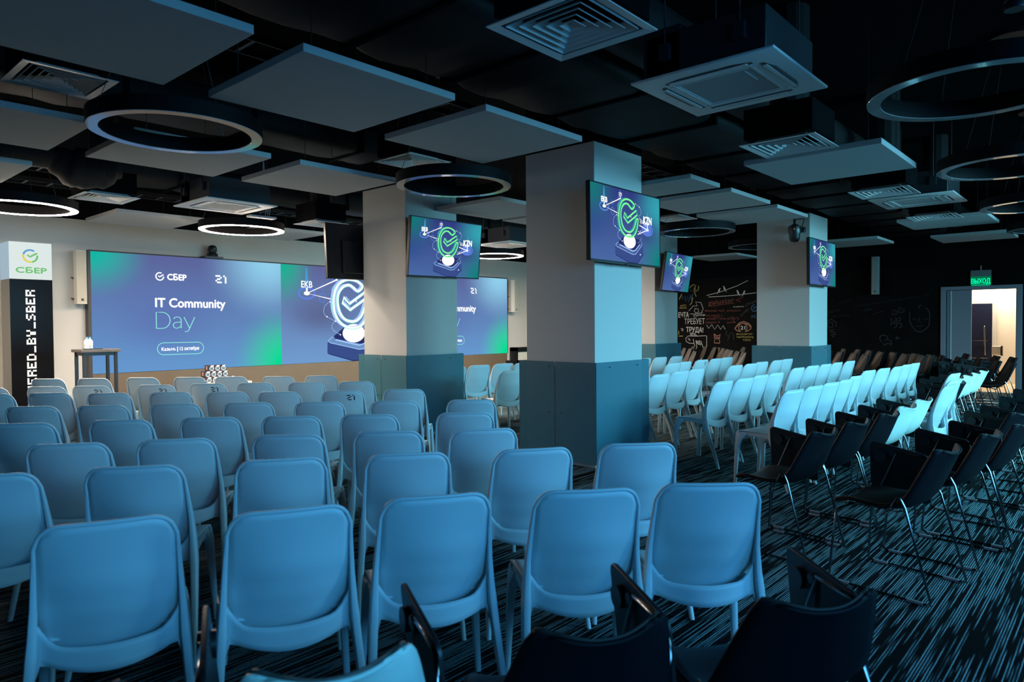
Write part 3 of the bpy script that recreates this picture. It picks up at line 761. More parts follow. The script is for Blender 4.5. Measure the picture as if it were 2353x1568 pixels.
cassette(4.0, 1.55, 'largest cassette air conditioner at upper right of the ceiling')
cassette(3.9, 8.42, 'pale cassette air conditioner over the left half of the video wall')
cassette(9.86, 1.64, 'distant cassette air conditioner at right, between two vents')
cassette(9.78, 8.75, 'small cassette air conditioner seen between the two big columns')

def ring(x, y, z, lit, label, R=.6, w=.085, h=.11):
    t = thing('ring_lamp', label, 'lamp', (x, y, z), 0, 'round pendant ring lamps')
    n = 72
    def prof(rs, nm, m, sm=True):
        rings = [[(r*cos(2*pi*k/n), r*sin(2*pi*k/n), zz) for k in range(n)] for r, zz in rs]
        return obj(nm, MB().loft(rings+[rings[0]], cap=False), m, t, smooth=sm)
    prof([(R, .004), (R, h), (R-w, h), (R-w, .004)], 'body', M['ringbody'])
    prof([(R-.002, .003), (R-w+.002, .003), (R-w+.004, -.001), (R-.004, -.001)], 'lens', M['lamp' if lit else 'offlens'])
    for k in range(3):
        a = 2*pi*k/3+.5; q = (R-w/2)*cos(a), (R-w/2)*sin(a)
        obj('suspension_wire', MB().tube([(q[0], q[1], h), (q[0]*.3, q[1]*.3, ZC-z-.03)], .0025, 5), M['casing'], t)
    obj('ceiling_rose', MB().lathe([(.2, ZC-z-.04), (.2, ZC-z)]), M['black'], t, smooth=True)
RG = [(2.28, 5.37, 2.95, 0, 'big unlit ring lamp at left with a black band'),
 (5.08, 5.32, 2.95, 0, 'unlit ring lamp at centre, in front of the column by the video wall'),
 (5.15, .745, 2.91, 0, 'largest unlit ring lamp at the upper right edge'),
 (7.95, .86, 2.93, 0, 'second unlit ring lamp at the right edge, above the distant air conditioner'),
 (10.9, .92, 2.94, 0, 'third small unlit ring lamp at the right edge'),
 (13.8, .95, 2.94, 0, 'fourth and smallest unlit ring lamp at the right edge'),
 (2.36, 9.97, 2.94, 1, 'glowing ring lamp at the left edge above the totem'),
 (5.14, 9.95, 2.94, 1, 'glowing ring lamp above the camera on the video wall'),
 (8.0, 10.0, 2.94, 1, 'glowing ring lamp hidden behind the column by the video wall'),
 (10.75, 10.03, 2.95, 1, 'glowing ring lamp seen between the two big columns'),
 (13.45, 10.05, 2.95, 1, 'glowing ring lamp hidden behind the nearest column'),
 (10.35, 5.25, 2.96, 0, 'unlit ring lamp right of the largest television'),
 (13.3, 5.4, 2.98, 0, 'faint unlit ring lamp partly behind the column with the hanging camera')]
for a in RG: ring(*a)

# ---- ducts, pipes and trays under the black slab
def duct_run(y, z, w, h, x0, x1, label, seg=1.15, seed=1):
    rnd = random.Random(seed)
    t = thing('air_duct', label, 'duct', ((x0+x1)/2, y, z)); cx = (x0+x1)/2
    x = x0
    while x < x1-.05:
        L_ = min(seg*(.8+.5*rnd.random()), x1-x); m = MB(); rings = []; n = 6
        for i in range(n+1):
            xx = x+L_*i/n; g = 1-.06*(i in (0, n))+rnd.uniform(-.03, .03)
            ww, hh = w/2*g, h/2*(g+rnd.uniform(-.03, .03)); r = .09
            P = []
            for cxx, cyy, a0 in ((ww-r, hh-r, 0), (-ww+r, hh-r, 90), (-ww+r, -hh+r, 180), (ww-r, -hh+r, 270)):
                for a in (0, 45, 90): P.append((xx-cx, cxx+r*cos(radians(a0+a)), hh*0+h/2+cyy+r*sin(radians(a0+a))))
            rings.append(P)
        m.loft(rings); obj('wrapped_section', m, M['duct'], t, smooth=True)
        x += L_
        if x < x1-.1: obj('joint_band', MB().bb((x-cx-.02, -w/2-.01, -.012), (x-cx+.02, w/2+.01, h+.01)), M['blackpaint'], t)
    return t
duct_run(3.55, 3.41, 1.12, .5, -3, 17.5, 'long black wrapped duct crossing the ceiling over the nearest column', seed=3)
duct_run(10.16, 3.46, .6, .32, 2.95, 17, 'dark flat duct running behind the ceiling air conditioner near the stage', seed=5)
duct_run(7.35, 3.62, .7, .35, -3, 5.6, 'black duct behind the big unlit ring lamp', seed=9)
rp = thing('round_duct', 'black round duct at left ending in a crumpled flexible elbow', 'duct', (0, 9.05, 3.42))
obj('pipe', MB().tube([(-3.2, 0, 0), (2.45, 0, 0)], .14, 20), M['duct'], rp, smooth=True)
rnd = random.Random(4); pts = []; rs = []
for i in range(22):
    u = i/21; pts.append((2.45+u*.65, 0, -.10*sin(pi*u)+.0*u)); rs.append(.15+.07*sin(pi*u)+rnd.uniform(-.02, .02))
obj('flexible_elbow', MB().tube(pts, rs, 20), M['duct'], rp, smooth=True)
rp2 = thing('round_duct', 'black round duct crossing the top of the ceiling near the camera', 'duct', (0, 2.75, 3.68))
obj('pipe', MB().tube([(-3.2, 0, 0), (17, 0, 0)], .23, 24), M['duct'], rp2, smooth=True)
obj('branch', MB().tube([(2.88, 0, -.1), (2.88, -.35, -.1), (2.88, -.6, -.3)], .17, 18), M['duct'], rp2, smooth=True)
for k, (y, z, lab) in enumerate(((3.12, 3.85, 'black ladder cable tray above the panels nearest the camera'), (5.35, 3.75, 'black ladder cable tray above the big unlit ring lamp'), (10.9, 3.62, 'black ladder cable tray over the glowing ring lamps'), (11.6, 3.55, 'black ladder cable tray nearest the video wall'))):
    t = thing('cable_tray', lab, 'cable tray', (2, y, z), 0, 'black ladder cable trays under the ceiling')
    m = MB().bb((-5, -.16, 0), (14, -.15, .06)).bb((-5, .15, 0), (14, .16, .06)); obj('side_rail', m, M['tray'] if 'tray' in M else M.setdefault('tray', mat('black_steel_tray', (.02, .022, .026), .4, .6)), t)
    m = MB()
    for i in range(62): m.bb((-4.9+i*.3, -.15, .005), (-4.87+i*.3, .15, .02))
    q = obj('rung', m, M['tray'], t); q['kind'] = 'stuff'
jb = thing('junction_box', 'small white ceiling box with cables right of the air conditioner', 'box', (5.2, 9.47, 3.08))
obj('box', MB().bb((-.2, -.06, 0), (.2, .08, .03)), M['white'], jb, bevel=.005)
for k in range(3): obj('cable', MB().tube([(.05+.03*k, 0, .03), (.08+.03*k, .02, .15), (.02+.05*k, .05, .3), (.06, .05, .9)], .004, 5), M['ventmetal'], jb)
sdv = thing('smoke_detector', 'small round smoke detector under the slab inside the largest ring lamp', 'detector', (4.7, .5, 3.2))
obj('body', MB().lathe([(.05, 0), (.055, .02), (.045, .045), (.05, .05)]), M['casing'], sdv, smooth=True)
obj('drop_rod', MB().tube([(0, 0, .05), (0, 0, ZC-3.2)], .006), M['black'], sdv)

# ================================================================ CHALK DRAWINGS (on the right wall)
CX = XR-.004
def wallpt(px, py):
    q = at_x(px, py, CX); return (q.y, q.z)
def zfn(y, z): return (CX, y, z)
def zoom1(p): return (1555+p[0]/8.71, 630+p[1]/8.71)
def zoom2(p): return (1895+p[0]/7.84, 640+p[1]/7.84)
def chalk_obj(name, m, strokes, zf, wd=.018, texts=(), fills=()):
    b = MB()
    for s in fills:
        P = [wallpt(*zf(p)) for p in s]; b.add([zfn(*p) for p in P], [tuple(range(len(P)))])
    for s in strokes:
        b.ribbon([wallpt(*zf(p)) for p in s], wd, zfn)
    for (txt, p0, p1, hpx, bold) in texts:
        A = wallpt(*zf(p0)); B = wallpt(*zf(p1)); T = wallpt(*zf((p0[0], p0[1]-hpx)))
        hgt = abs(T[1]-A[1]); Wd = hypot(B[0]-A[0], B[1]-A[1]); ux, uz = (B[0]-A[0])/Wd, (B[1]-A[1])/Wd
        add_text(b, txt, hgt/.72, lambda u, v: (CX, A[0]+u*ux, A[1]+u*uz+v), bold=bold, width=Wd)
    return obj(name, b, M[m], wall_r)
chalk_obj('chalk_slogan', 'chalk_w', [], zoom1, texts=[('ЕЧТА', (36, 870), (240, 865), 100, .003), ('ТРЕБУЕТ', (155, 1005), (560, 1000), 110, .0), ('ТРУДА!', (190, 1160), (530, 1170), 100, .003)])
chalk_obj('chalk_birds', 'chalk_w', [[(600, 430), (900, 350), (1200, 240), (1425, 130)], [(640, 460), (1000, 440), (1300, 410), (1590, 375)]], zoom1, wd=.014,
  fills=[[(x+u*s, y+v) for u, v in ((30, -48), (18, -58), (4, -54), (-8, -38), (-20, -12), (-24, 10), (-36, 35), (-50, 66), (-38, 58), (-18, 30), (2, 16), (13, -4), (14, -24), (14, -40))] for x, y, s in ((852, 342, 1), (952, 300, -1), (1222, 380, -1), (1348, 388, 1))])
chalk_obj('chalk_whale', 'chalk_w', [[(560, 1235), (400, 1245), (230, 1240), (180, 1290), (190, 1350), (250, 1385), (340, 1390)], [(560, 1235), (600, 1240), (600, 1400), (595, 1560), (550, 1530), (500, 1390)], [(280, 1240), (270, 1180), (330, 1180), (410, 1240)],
  [(330, 1300), (350, 1400), (375, 1510), (400, 1480), (395, 1390), (380, 1330)], [(300, 1240), (290, 1185)], [(330, 1240), (310, 1180)], [(370, 1242), (340, 1190)], [(420, 1390), (400, 1330)], [(450, 1400), (425, 1340)], [(475, 1400), (450, 1350)], [(380, 1330), (420, 1400), (480, 1420), (500, 1360), (440, 1330)], [(220, 1300), (280, 1320), (240, 1280), (260, 1340)]], zoom1, wd=.014)
chalk_obj('chalk_doodle', 'chalk_w', [[(240, 740), (330, 640), (410, 640), (380, 560), (480, 570), (510, 640), (530, 700), (500, 760)], [(270, 800), (400, 800), (520, 770)], [(360, 690), (430, 700), (440, 760), (380, 780), (350, 740), (370, 690)], [(340, 820), (400, 830), (380, 870), (340, 860), (345, 820)],
  [(80, 1090), (140, 1110), (90, 1130)], [(110, 1080), (120, 1150)], [(600, 1020), (640, 1090), (700, 1010), (760, 1110), (820, 1020), (880, 1110), (930, 1030), (970, 1110)]], zoom1, wd=.012, texts=[('pinidoga', (410, 840), (570, 830), 40, .0), ('breslamar', (1135, 670), (1350, 660), 30, .0)])
chalk_obj('chalk_yellow', 'chalk_y', [[(440, 240), (430, 320), (380, 350), (360, 260)], [(260, 270), (330, 210), (380, 230), (340, 330), (390, 450)], [(320, 470), (300, 580), (260, 620)], [(100, 400), (50, 510)], [(40, 1140), (40, 1210)], [(40, 1243), (120, 1243)]], zoom1, wd=.02,
  texts=[('ANTI-', (70, 655), (190, 640), 35, .0), ('FRAUD', (60, 700), (195, 690), 35, .0), ('#include<air', (1190, 1220), (1520, 1215), 40, .0), ('+alisWatching', (1190, 1280), (1535, 1275), 42, .0), ('YOU:)', (1320, 1340), (1480, 1338), 40, .0)])
chalk_obj('chalk_red', 'chalk_r', [[(700, 650), (900, 610), (1150, 585)], [(1340, 465), (1180, 520), (1250, 560), (1230, 480), (1290, 560), (1180, 520)], [(1110, 850), (1140, 930), (1155, 970)]], zoom1, wd=.012,
  texts=[('gaiustar', (630, 625), (1150, 560), 100, .0), ('#include <s21_school.h>', (560, 755), (1290, 750), 45, .0), ('int main() {', (590, 850), (910, 850), 45, .0), ('printf("I love s21\\n");', (600, 915), (1250, 910), 50, .0), ('return 0', (580, 990), (860, 985), 50, .0), ('AurGab', (1005, 990), (1180, 980), 40, .0)])
chalk_obj('chalk_eye', 'chalk_o', [[(1160, 1095), (1240, 1010), (1330, 980), (1430, 1010), (1490, 1090), (1420, 1140), (1320, 1160), (1220, 1140), (1160, 1095)], [(1325+85*cos(k*.35), 1075+85*sin(k*.35)) for k in range(19)], [(1165, 1080), (1250, 980), (1340, 950), (1440, 990), (1500, 1060)],
  [(745, 1195), (760, 1300), (850, 1300), (870, 1205), (830, 1240), (790, 1235), (745, 1195)], [(770, 1260), (860, 1290)], [(760, 1320), (750, 1380), (860, 1385), (855, 1320)]], zoom1, wd=.022)
chalk_obj('chalk_eye_mark', 'chalk_w', [], zoom1, texts=[('21', (1280, 1110), (1370, 1110), 70, .004)])
chalk_obj('chalk_blue', 'chalk_b', [[(1562+r*4*cos(r*.55), 692+r*4*sin(r*.55)) for r in range(3, 21)], [(100, 420), (120, 500), (160, 440), (180, 550), (220, 430), (230, 570), (280, 420), (290, 520), (320, 400)]], zoom1, wd=.022, texts=[('AE', (1485, 875), (1585, 875), 60, .0)])
chalk_obj('chalk_faint', 'chalk_g', [[(1060, 1250), (1020, 1330)], [(1010, 1140), (980, 1200), (1030, 1250), (1090, 1170), (1130, 1200), (1140, 1330)], [(260, 280), (280, 340), (340, 340), (350, 250)]], zoom1, wd=.012, texts=[('RTIRE', (1280, 860), (1440, 720), 50, .0), ('Dren', (1380, 650), (1590, 560), 60, .0)])
chalk_obj('chalk_portrait', 'chalk_g', [[(1535, 600), (1530, 780), (1600, 900), (1650, 950), (1735, 968), (1800, 930), (1875, 860), (1895, 680), (1885, 600), (1820, 520)], [(1700, 540), (1700, 490), (1760, 490)]], zoom2, wd=.012)
chalk_obj('chalk_portrait_detail', 'chalk_d', [[(1575, 720), (1620, 745), (1660, 735)], [(1780, 740), (1830, 740), (1860, 715)], [(1710, 700), (1690, 780), (1730, 790)], [(1640, 855), (1700, 865), (1785, 852)]], zoom2, wd=.02, texts=[('house/goinfre/work/import/time, vfly', (520, 520), (1890, 310), 40, .0), ('gamarjoba', (250, 460), (470, 400), 40, .0), ('Anotto', (860, 670), (1070, 600), 50, .0)])
chalk_obj('chalk_glyph', 'chalk_g', [[(1190, 725), (1215, 745)], [(1185, 760), (1212, 778)], [(1180, 840), (1230, 800)], [(1255, 720), (1300, 725), (1290, 765), (1250, 770), (1245, 810), (1300, 815), (1290, 870), (1250, 900)], [(1320, 715), (1370, 720), (1360, 765), (1310, 770), (1310, 800), (1385, 825), (1380, 870), (1340, 900)],
  [(1270, 1080), (1350, 1075)], [(1300, 1040), (1290, 1100)], [(1320, 1090), (1350, 1060)],
  [(1030, 1140), (990, 1100), (1000, 1040), (1060, 1020), (1120, 1040), (1140, 1090), (1080, 1120)], [(1140, 1110), (1190, 1120), (1205, 1170), (1190, 1210), (1165, 1180)], [(1055, 1170), (1065, 1210), (1085, 1180), (1105, 1210), (1120, 1170), (1165, 1175)],
  [(50, 780), (120, 735), (215, 800), (200, 870)], [(60, 800), (150, 800), (150, 870), (80, 890), (55, 830)], [(80, 920), (130, 940), (170, 920)], [(90, 960), (190, 980)], [(110, 1020), (200, 1010)], [(130, 1060), (180, 1040)]], zoom2, wd=.014)
chalk_obj('chalk_hearts', 'chalk_d', [[(1320, 640), (1270, 570), (1220, 580), (1215, 650), (1320, 640)], [(1325, 630), (1330, 550), (1370, 520), (1380, 560), (1430, 560), (1430, 600), (1325, 630)]], zoom2, wd=.03)
chalk_obj('chalk_name', 'chalk_d', [], zoom2, texts=[('dämo', (55, 640), (260, 590), 70, .0), ('ma rihuat', (125, 705), (450, 680), 50, .0), ('chat', (700, 600), (850, 565), 50, .003)])

# ================================================================ CHAIRS
# ---- pale one-piece plastic chair; origin on the floor under the top of the back, facing +Y
TOPZ = .888
def rail_y(z):      # front-back position of the rear leg / side rail line
    K = [(0, -.075), (.12, -.035), (.28, .035), (.42, .088), (.52, .105), (.62, .095), (.74, .058), (.89, .0)]
    for (a, ya), (b, yb) in zip(K, K[1:]):
        if z <= b: t = (z-a)/(b-a); return ya+(yb-ya)*t
    return 0
def half_w(z):
    K = [(0, .252), (.45, .222), (.60, .214), (.89, .196)]
    for (a, ya), (b, yb) in zip(K, K[1:]):
        if z <= b: t = (z-a)/(b-a); return ya+(yb-ya)*t
    return .196
def superell(c, xv, yv, hx, hy, n=12, e=.6):
    out = []
    for k in range(n):
        a = 2*pi*k/n; ca, sa = cos(a), sin(a)
        out.append(c+xv*hx*math.copysign(abs(ca)**e, ca)+yv*hy*math.copysign(abs(sa)**e, sa))
    return out
def rail_sec(z):
    K = [(0, .011, .014), (.15, .013, .020), (.30, .015, .027), (.44, .017, .036), (.52, .014, .033), (.62, .0105, .022), (.74, .008, .013), (.82, .0065, .008), (.9, .0065, .0065)]
    for (a, xa, ya), (b, xb, yb) in zip(K, K[1:]):
        if z <= b: t = (z-a)/(b-a); return xa+(xb-xa)*t, ya+(yb-ya)*t
    return .0065, .0065
def back_y(s, z):   # rear surface of the shell
    q = max(0, min(1, (TOPZ-z)/.40))
    return rail_y(z)-.050*(1-s*s)*(.40+.60*min(1, 2.0*q))
def make_chair(mark=False):
    t = thing('plastic_chair', 'x', 'chair')
    m = M['chair']
    nu, nv = 16, 18; mb = MB(); v = []
    for j in range(nv+1):
        tt = j/nv
        for i in range(nu+1):
            s = -1+2*i/nu
            r = .07; wt = .190
            ztop = TOPZ-.003-(r-sqrt(max(0, r*r-max(0, abs(s)*wt-(wt-r))**2)))
            zb = .405
            z = ztop+(zb-ztop)*tt
            inset = .005+.011*max(0, min(1, (.80-z)/.30))
            x = s*(half_w(z)-inset)
            y = back_y(s, z)
            if tt > .28: y += .105*((tt-.28)/.72)**2.1
            v.append((x, y, z))
    n = nu+1
    mb.add(v, [(j*n+i, j*n+i+1, (j+1)*n+i+1, (j+1)*n+i) for j in range(nv) for i in range(nu)])
    bake(obj('backrest', mb, m, t, smooth=True, solid=.009))
    # side rails and top bead in one sweep
    mb = MB(); path = []
    for z in (.44, .48, .52, .57, .62, .68, .74, .79, .818): path.append((-half_w(z), rail_y(z), z))
    r = .07
    for a in range(15, 91, 15):
        sx_ = (half_w(.89)-r)+r*cos(radians(a)); zz_ = TOPZ-r+r*sin(radians(a)); path.append((-sx_, back_y(min(1, sx_/.19), zz_), zz_))
    h_ = len(path); k = 6; x0 = half_w(.89)-r
    mid = [(-x0+2*x0*i/k, back_y((-x0+2*x0*i/k)/.19, TOPZ), TOPZ) for i in range(1, k)]
    path = path+mid+[(-p[0], p[1], p[2]) for p in path[::-1]]
    P = [Vector(p) for p in path]; rings = []
    for i, p in enumerate(P):
        d = (P[min(i+1, len(P)-1)]-P[max(i-1, 0)]).normalized()
        yv = Vector((0, 1, 0)); yv = (yv-d*yv.dot(d)).normalized(); xv = d.cross(yv)
        hx, hy = rail_sec(p.z); rings.append(superell(p, xv, yv, hx, hy))
    mb.loft(rings); obj('back_frame', mb, m, t, smooth=True)
    for sx in (-1, 1):
        mb = MB(); rings = []
        for z in (0, .08, .16, .24, .32, .38, .42, .46):
            hx, hy = rail_sec(z); rings.append(superell(Vector((sx*half_w(z), rail_y(z), z)), Vector((1, 0, 0)), Vector((0, 1, 0)), hx, hy))
        mb.loft(rings); obj('leg', mb, m, t, smooth=True)
    for sx in (-1, 1):
        mb = MB(); rings = []
        for z, hy, hx, y, xx in ((0, .014, .012, .455, .248), (.12, .016, .014, .452, .242), (.25, .019, .016, .447, .236), (.36, .023, .019, .439, .229), (.41, .03, .022, .43, .224), (.445, .05, .026, .412, .218), (.475, .06, .026, .40, .214)):
            rings.append(superell(Vector((sx*xx, y, z)), Vector((1, 0, 0)), Vector((0, 1, 0)), hx, hy, e=.5))
        mb.loft(rings); obj('leg', mb, m, t, smooth=True)
    mb = MB(); nu, nv = 12, 12; v = []
    for j in range(nv+1):
        q = j/nv; y = .13+(.47-.13)*q
        for i in range(nu+1):
            s = -1+2*i/nu; w = .205+.03*q; rr = max(0, abs(s)-.8)/.2
            yy = y-(.05*rr**2 if q > .9 else 0)*((q-.9)/.1 if q > .9 else 0)
            z = .486-.020*(1-s*s)*sin(pi*min(1, q*1.15))-.016*max(0, (q-.85)/.15)**2+.010*(abs(s)**3)*sin(pi*q*.8)
            v.append((s*w, yy, z))
    n = nu+1; mb.add(v, [(j*n+i, j*n+i+1, (j+1)*n+i+1, (j+1)*n+i) for j in range(nv) for i in range(nu)])
    bake(obj('seat', mb, m, t, smooth=True, solid=.010))
    for sx in (-1, 1):
        mb = MB(); v = []
        for j in range(9):
            q = j/8; y = .10+.33*q; x = sx*(.222-.004*q); low = .436+.02*sin(pi*q)
            v.append([(x-.006, y, low), (x+.006, y, low), (x+.006, y, .484), (x-.006, y, .484)])
        mb.loft(v); obj('side_apron', mb, m, t)
    # rear apron band below the shell, arched into the legs
    mb = MB(); v = []; nx = 20
    for j in range(5):
        for i in range(nx+1):
            s = -1+2*i/nx; hw_ = half_w(.45)-.004
            zt = .474+.022*s*s+.085*max(0, (abs(s)-.60)/.40)**2.2; zb = .394+.050*s*s-.085*max(0, (abs(s)-.86)/.14)**2
            z = zt+(zb-zt)*j/4; v.append((s*hw_, back_y(s, z)+.004+.004*j/4, z))
    n = nx+1; mb.add(v, [(j*n+i, j*n+i+1, (j+1)*n+i+1, (j+1)*n+i) for j in range(4) for i in range(nx)])
    bake(obj('rear_apron', mb, m, t, smooth=True, solid=.009))
    if mark:
        mb = MB(); ps = .0105
        def fn(a, b):
            x = .045+a; z = .80+b; s = x/.19
            return (x, back_y(s, z)-.0065, z)
        pixels(mb, '21', ps, fn, g=1.0); obj('number_mark', mb, M['chair_mark'], t)
    return t

# ---- shell chair on a chrome sled frame with folded writing tablet
SZ = [(-.004, .79), (.012, .77), (.045, .70), (.083, .62), (.12, .55), (.165, .495), (.225, .462), (.30, .45), (.38, .45), (.46, .458), (.52, .455), (.565, .438)]
SWd = [.145, .178, .203, .224, .238, .245, .245, .243, .238, .228, .21, .18]
def shell_grid(off=0, wscale=1, j0=0, j1=None, nu=12, wrap=.05, rnd_top=False):
    P = SZ[j0:j1]; Wd = SWd[j0:j1]; v = []
    if rnd_top: Wd = [.10, .155, .195, .218]+Wd[4:]
    # refine by catmull-rom
    R_ = smooth_poly(P, 3); WW = smooth_poly([(w, 0) for w in Wd], 3)
    nr = len(R_)
    for j, ((y, z), (w, _)) in enumerate(zip(R_, WW)):
        a = R_[max(j-1, 0)]; b = R_[min(j+1, nr-1)]; dy, dz = b[0]-a[0], b[1]-a[1]; l = hypot(dy, dz)
        ny, nz = -dz/l, dy/l   # towards the sitter
        q = j/(nr-1)
        for i in range(nu+1):
            s = -1+2*i/nu; cup = wrap*(abs(s)**2.4)*(1.15-.7*q)+off
            corner = .03*abs(s)**6 if j == 0 else (.012*abs(s)**6 if j == 1 else 0)
            v.append((s*w*wscale, y+ny*cup, z+nz*cup-corner))
    n = nu+1
    return MB().add(v, [(j*n+i, j*n+i+1, (j+1)*n+i+1, (j+1)*n+i) for j in range(nr-1) for i in range(nu)])
def make_shell(name, m, tablet=True, pad='pad', rt=False):
    t = thing(name, 'x', 'chair')
    bake(obj('shell', shell_grid(rnd_top=rt), m, t, smooth=True, solid=.010))
    bake(obj('seat_pad', shell_grid(off=.009, wscale=.93, rnd_top=rt), M[pad], t, smooth=True, solid=.006))
    R0 = .0072
    for sx in (-1, 1):
        f = MB().tube([(sx*.225, .30, .432), (sx*.240, .235, .50), (sx*.247, .208, .545), (sx*.250, .19, .545), (sx*.252, .165, .50), (sx*.256, .10, .27), (sx*.258, .035, .03), (sx*.258, .035, .012),
              (sx*.258, .06, .009), (sx*.258, .55, .009), (sx*.258, .572, .02), (sx*.257, .575, .04), (sx*.245, .560, .24), (sx*.232, .545, .415), (sx*.215, .52, .432), (0, .50, .432)], R0, 8)
        obj('sled_frame', f, M['chrome'], t, smooth=True)
        for y0, y1 in ((.07, .15), (.46, .54)):
            obj('glide', MB().tube([(sx*.258, y0, .010), (sx*.258, y1, .010)], .010, 8), M['glide'], t, smooth=True)
    obj('cross_bar', MB().tube([(-.23, .30, .432), (.23, .30, .432)], R0, 8), M['chrome'], t)
    if tablet:
        arm = MB().tube([(.25, .19, .55), (.272, .20, .62), (.28, .235, .685), (.28, .27, .695), (.28, .43, .70), (.28, .47, .66)], .0075, 8)
        obj('tablet_arm', arm, M['chrome'], t, smooth=True)
        obj('tablet_brace', MB().tube([(.28, .425, .695), (.27, .50, .50), (.25, .54, .42)], .0075, 8), M['chrome'], t, smooth=True)
        # folded board: rounded plate hanging beside the seat
        P = []; y0, y1, z0, z1, r = .24, .585, .40, .705, .035
        for cy, cz, a0 in ((y1-r, z1-r, 0), (y0+r, z1-r, 90), (y0+r, z0+r, 180), (y1-r, z0+r, 270)):
            for a in (0, 30, 60, 90): P.append((cy+r*cos(radians(a0+a)), cz+r*sin(radians(a0+a))))
        P = [(y, z+(y-.24)*.16) for y, z in P]
        b = MB().prism(P, lambda a, z, d: (.312+d-(z-.4)*.10, a, z), .016)
        bd = obj('tablet_board', b, M['board'], t, bevel=.004)
        obj('hinge', MB().tube([(.265, .515, .668), (.312, .515, .668)], .036, 14).tube([(.27, .445, .69), (.30, .445, .69)], .016, 10), M['black'], t, smooth=True)
        obj('rubber_stop', MB().tube([(.284, .545, .695), (.30, .545, .695)], .016, 10), M['glide'], t, smooth=True)
    return t

proto = {'plain': make_chair(), 'mark': make_chair(True), 'black': make_shell('tablet_chair', M['shell_dark'], pad='pad_dark'), 'pale': make_shell('tablet_chair', M['shell_pale']),
         'brown': make_shell('shell_chair', M['shell_dark'], False, rt=True)}
used = set()
def place(kind, x, y, yaw, label, group, scale=1):
    p = proto[kind]
    if kind not in used and scale == 1:
        used.add(kind); KIDS[p.name] = [(c, list(c.children)) for c in p.children]
        p.location = (x, y, 0); p.rotation_euler = (0, 0, yaw); p['label'] = label; p['group'] = group; return p
    o = dup(p, (x, y, 0), yaw, label, group)
    if scale != 1: o.scale = (scale*(.84 if kind == 'brown' else 1), scale, scale)
    return o
for p in proto.values(): KIDS[p.name] = [(c, list(c.children)) for c in p.children]

# left block: top corners of every back as (x0, y0, x1, y1) in the photograph, top height known
LEFT = {
 'row nearest the camera': [(76,1217,402,1180),(525,1185,803,1157),(879,1149,1125,1131),(1237,1131,1465,1121.5),(1512.7,1113,1748.5,1111)],
 'second row from the camera': [(-140,1100,58,1087.5),(198,1078,413.6,1067.6),(544.5,1061.7,746,1049.8),(844,1046.8,1030,1039.3),(1141.7,1036.4,1312,1028),(1383,1022,1553,1018)],
 'third row from the camera': [(59.5,1024.5,247,1017),(316.9,1013.5,489.5,1006.6),(578.7,1002,743,999),(814.4,993,967.6,991),(1037.5,988.8,1184.8,984.3)],
 'fourth row from the camera': [(-28,976,125,972.4),(202.3,968,346.6,965),(413,961.4,550.4,959),(601,958.4,735.5,956.6),(783.7,954,911,953),(1004.8,950,1131,948.6)],
 'fifth row from the camera': [(11.3,936.7,131,933.7),(172.6,933.7,294.5,932),(343.6,930,458,928.4),(511,926.9,626.3,925),(676.9,925.4,789,923.9),(851.6,922.7,961.7,921.8),(1028.6,919.7,1135.7,919.7)],
 'sixth row from the camera': [(-72,908,26.8,905.8),(62.5,904.9,160.7,903.4),(200.8,904.9,296,903.4),(340.7,903,438.9,901.6),(473,902.5,566.8,901.6),(592,901.9,688,901.6),(739,899.5,833.7,898.6,1),(880.4,895.9,975,895)],
 'seventh row from the camera': [(-72,893.5,12,892),(56.5,890,152,889),(167.2,888.2,248.4,887.6,1),(311.5,886,401.7,885.2,1),(433,882.5,519,882,1),(544.5,880.8,626.3,880.5),(661,880.2,744.5,879.3),(777,878,859,877.5)],
 'farthest row': [(66,871.8,150.3,871.2),(171,870.6,255.9,870.3),(287,868.9,364.5,868.6),(398,868,471.6,867.7),(492.4,866.8,566.8,866.2),(600.4,866.2,676,866),(699,864.7,774,864)]}
YAWS = {'fifth row from the camera': -45, 'sixth row from the camera': -46, 'seventh row from the camera': -47.5, 'farthest row': -49}
for row, L in LEFT.items():
    for i, e in enumerate(L):
        a = at_z(e[0], e[1], TOPZ); b = at_z(e[2], e[3], TOPZ); c = (a+b)/2
        yaw = math.atan2(b.y-a.y, b.x-a.x)
        if row in YAWS: yaw = .35*yaw+.65*radians(YAWS[row])
        mk = len(e) > 4
        place('mark' if mk else 'plain', c.x, c.y, yaw, '%s%s pale chair from left, left block, %s' % (ordinal(i+1), ' (numbered 21)' if mk else '', row), 'pale plastic chairs of the left block')
# right block rows run along the wall; anchor is the visible top right corner
RIGHT = {
 'nearest row': [(1849.6,893.8),(1893.2,885),(1930.5,877.6),(1962.5,871),(1984,862.8),(2013.5,850.5),(2046.6,845.7),(2074.6,841.8),(2096.3,837.5),(2114.7,834.2)],
 'second row': [(1686,874.3),(1733.8,867.8),(1767.9,860.7),(1802.6,855.9),(1849.9,844.6),(1883.5,840),(1911.6,836.4),(1937,832.5),(1965.7,829.4)],
 'third row': [(1495.8,864.6),(1541.3,859.1),(1585.3,852.2),(1620.5,847.2),(1707.8,839),(1743,835.3),(1766.4,831.4),(1800,827.7),(1822.7,824.9)],
 'fourth row': [(1565.6,834.2),(1590,831),(1628.5,826.6,1),(1659.5,824),(1685,821.2)],
 'farthest row': [(1496.9,823.4),(1533.3,820.8),(1569.5,818.6)],
 'short row of three': [(2195.6,883.6),(2209.7,872.2),(2208,857.4)]}
jr = random.Random(3)
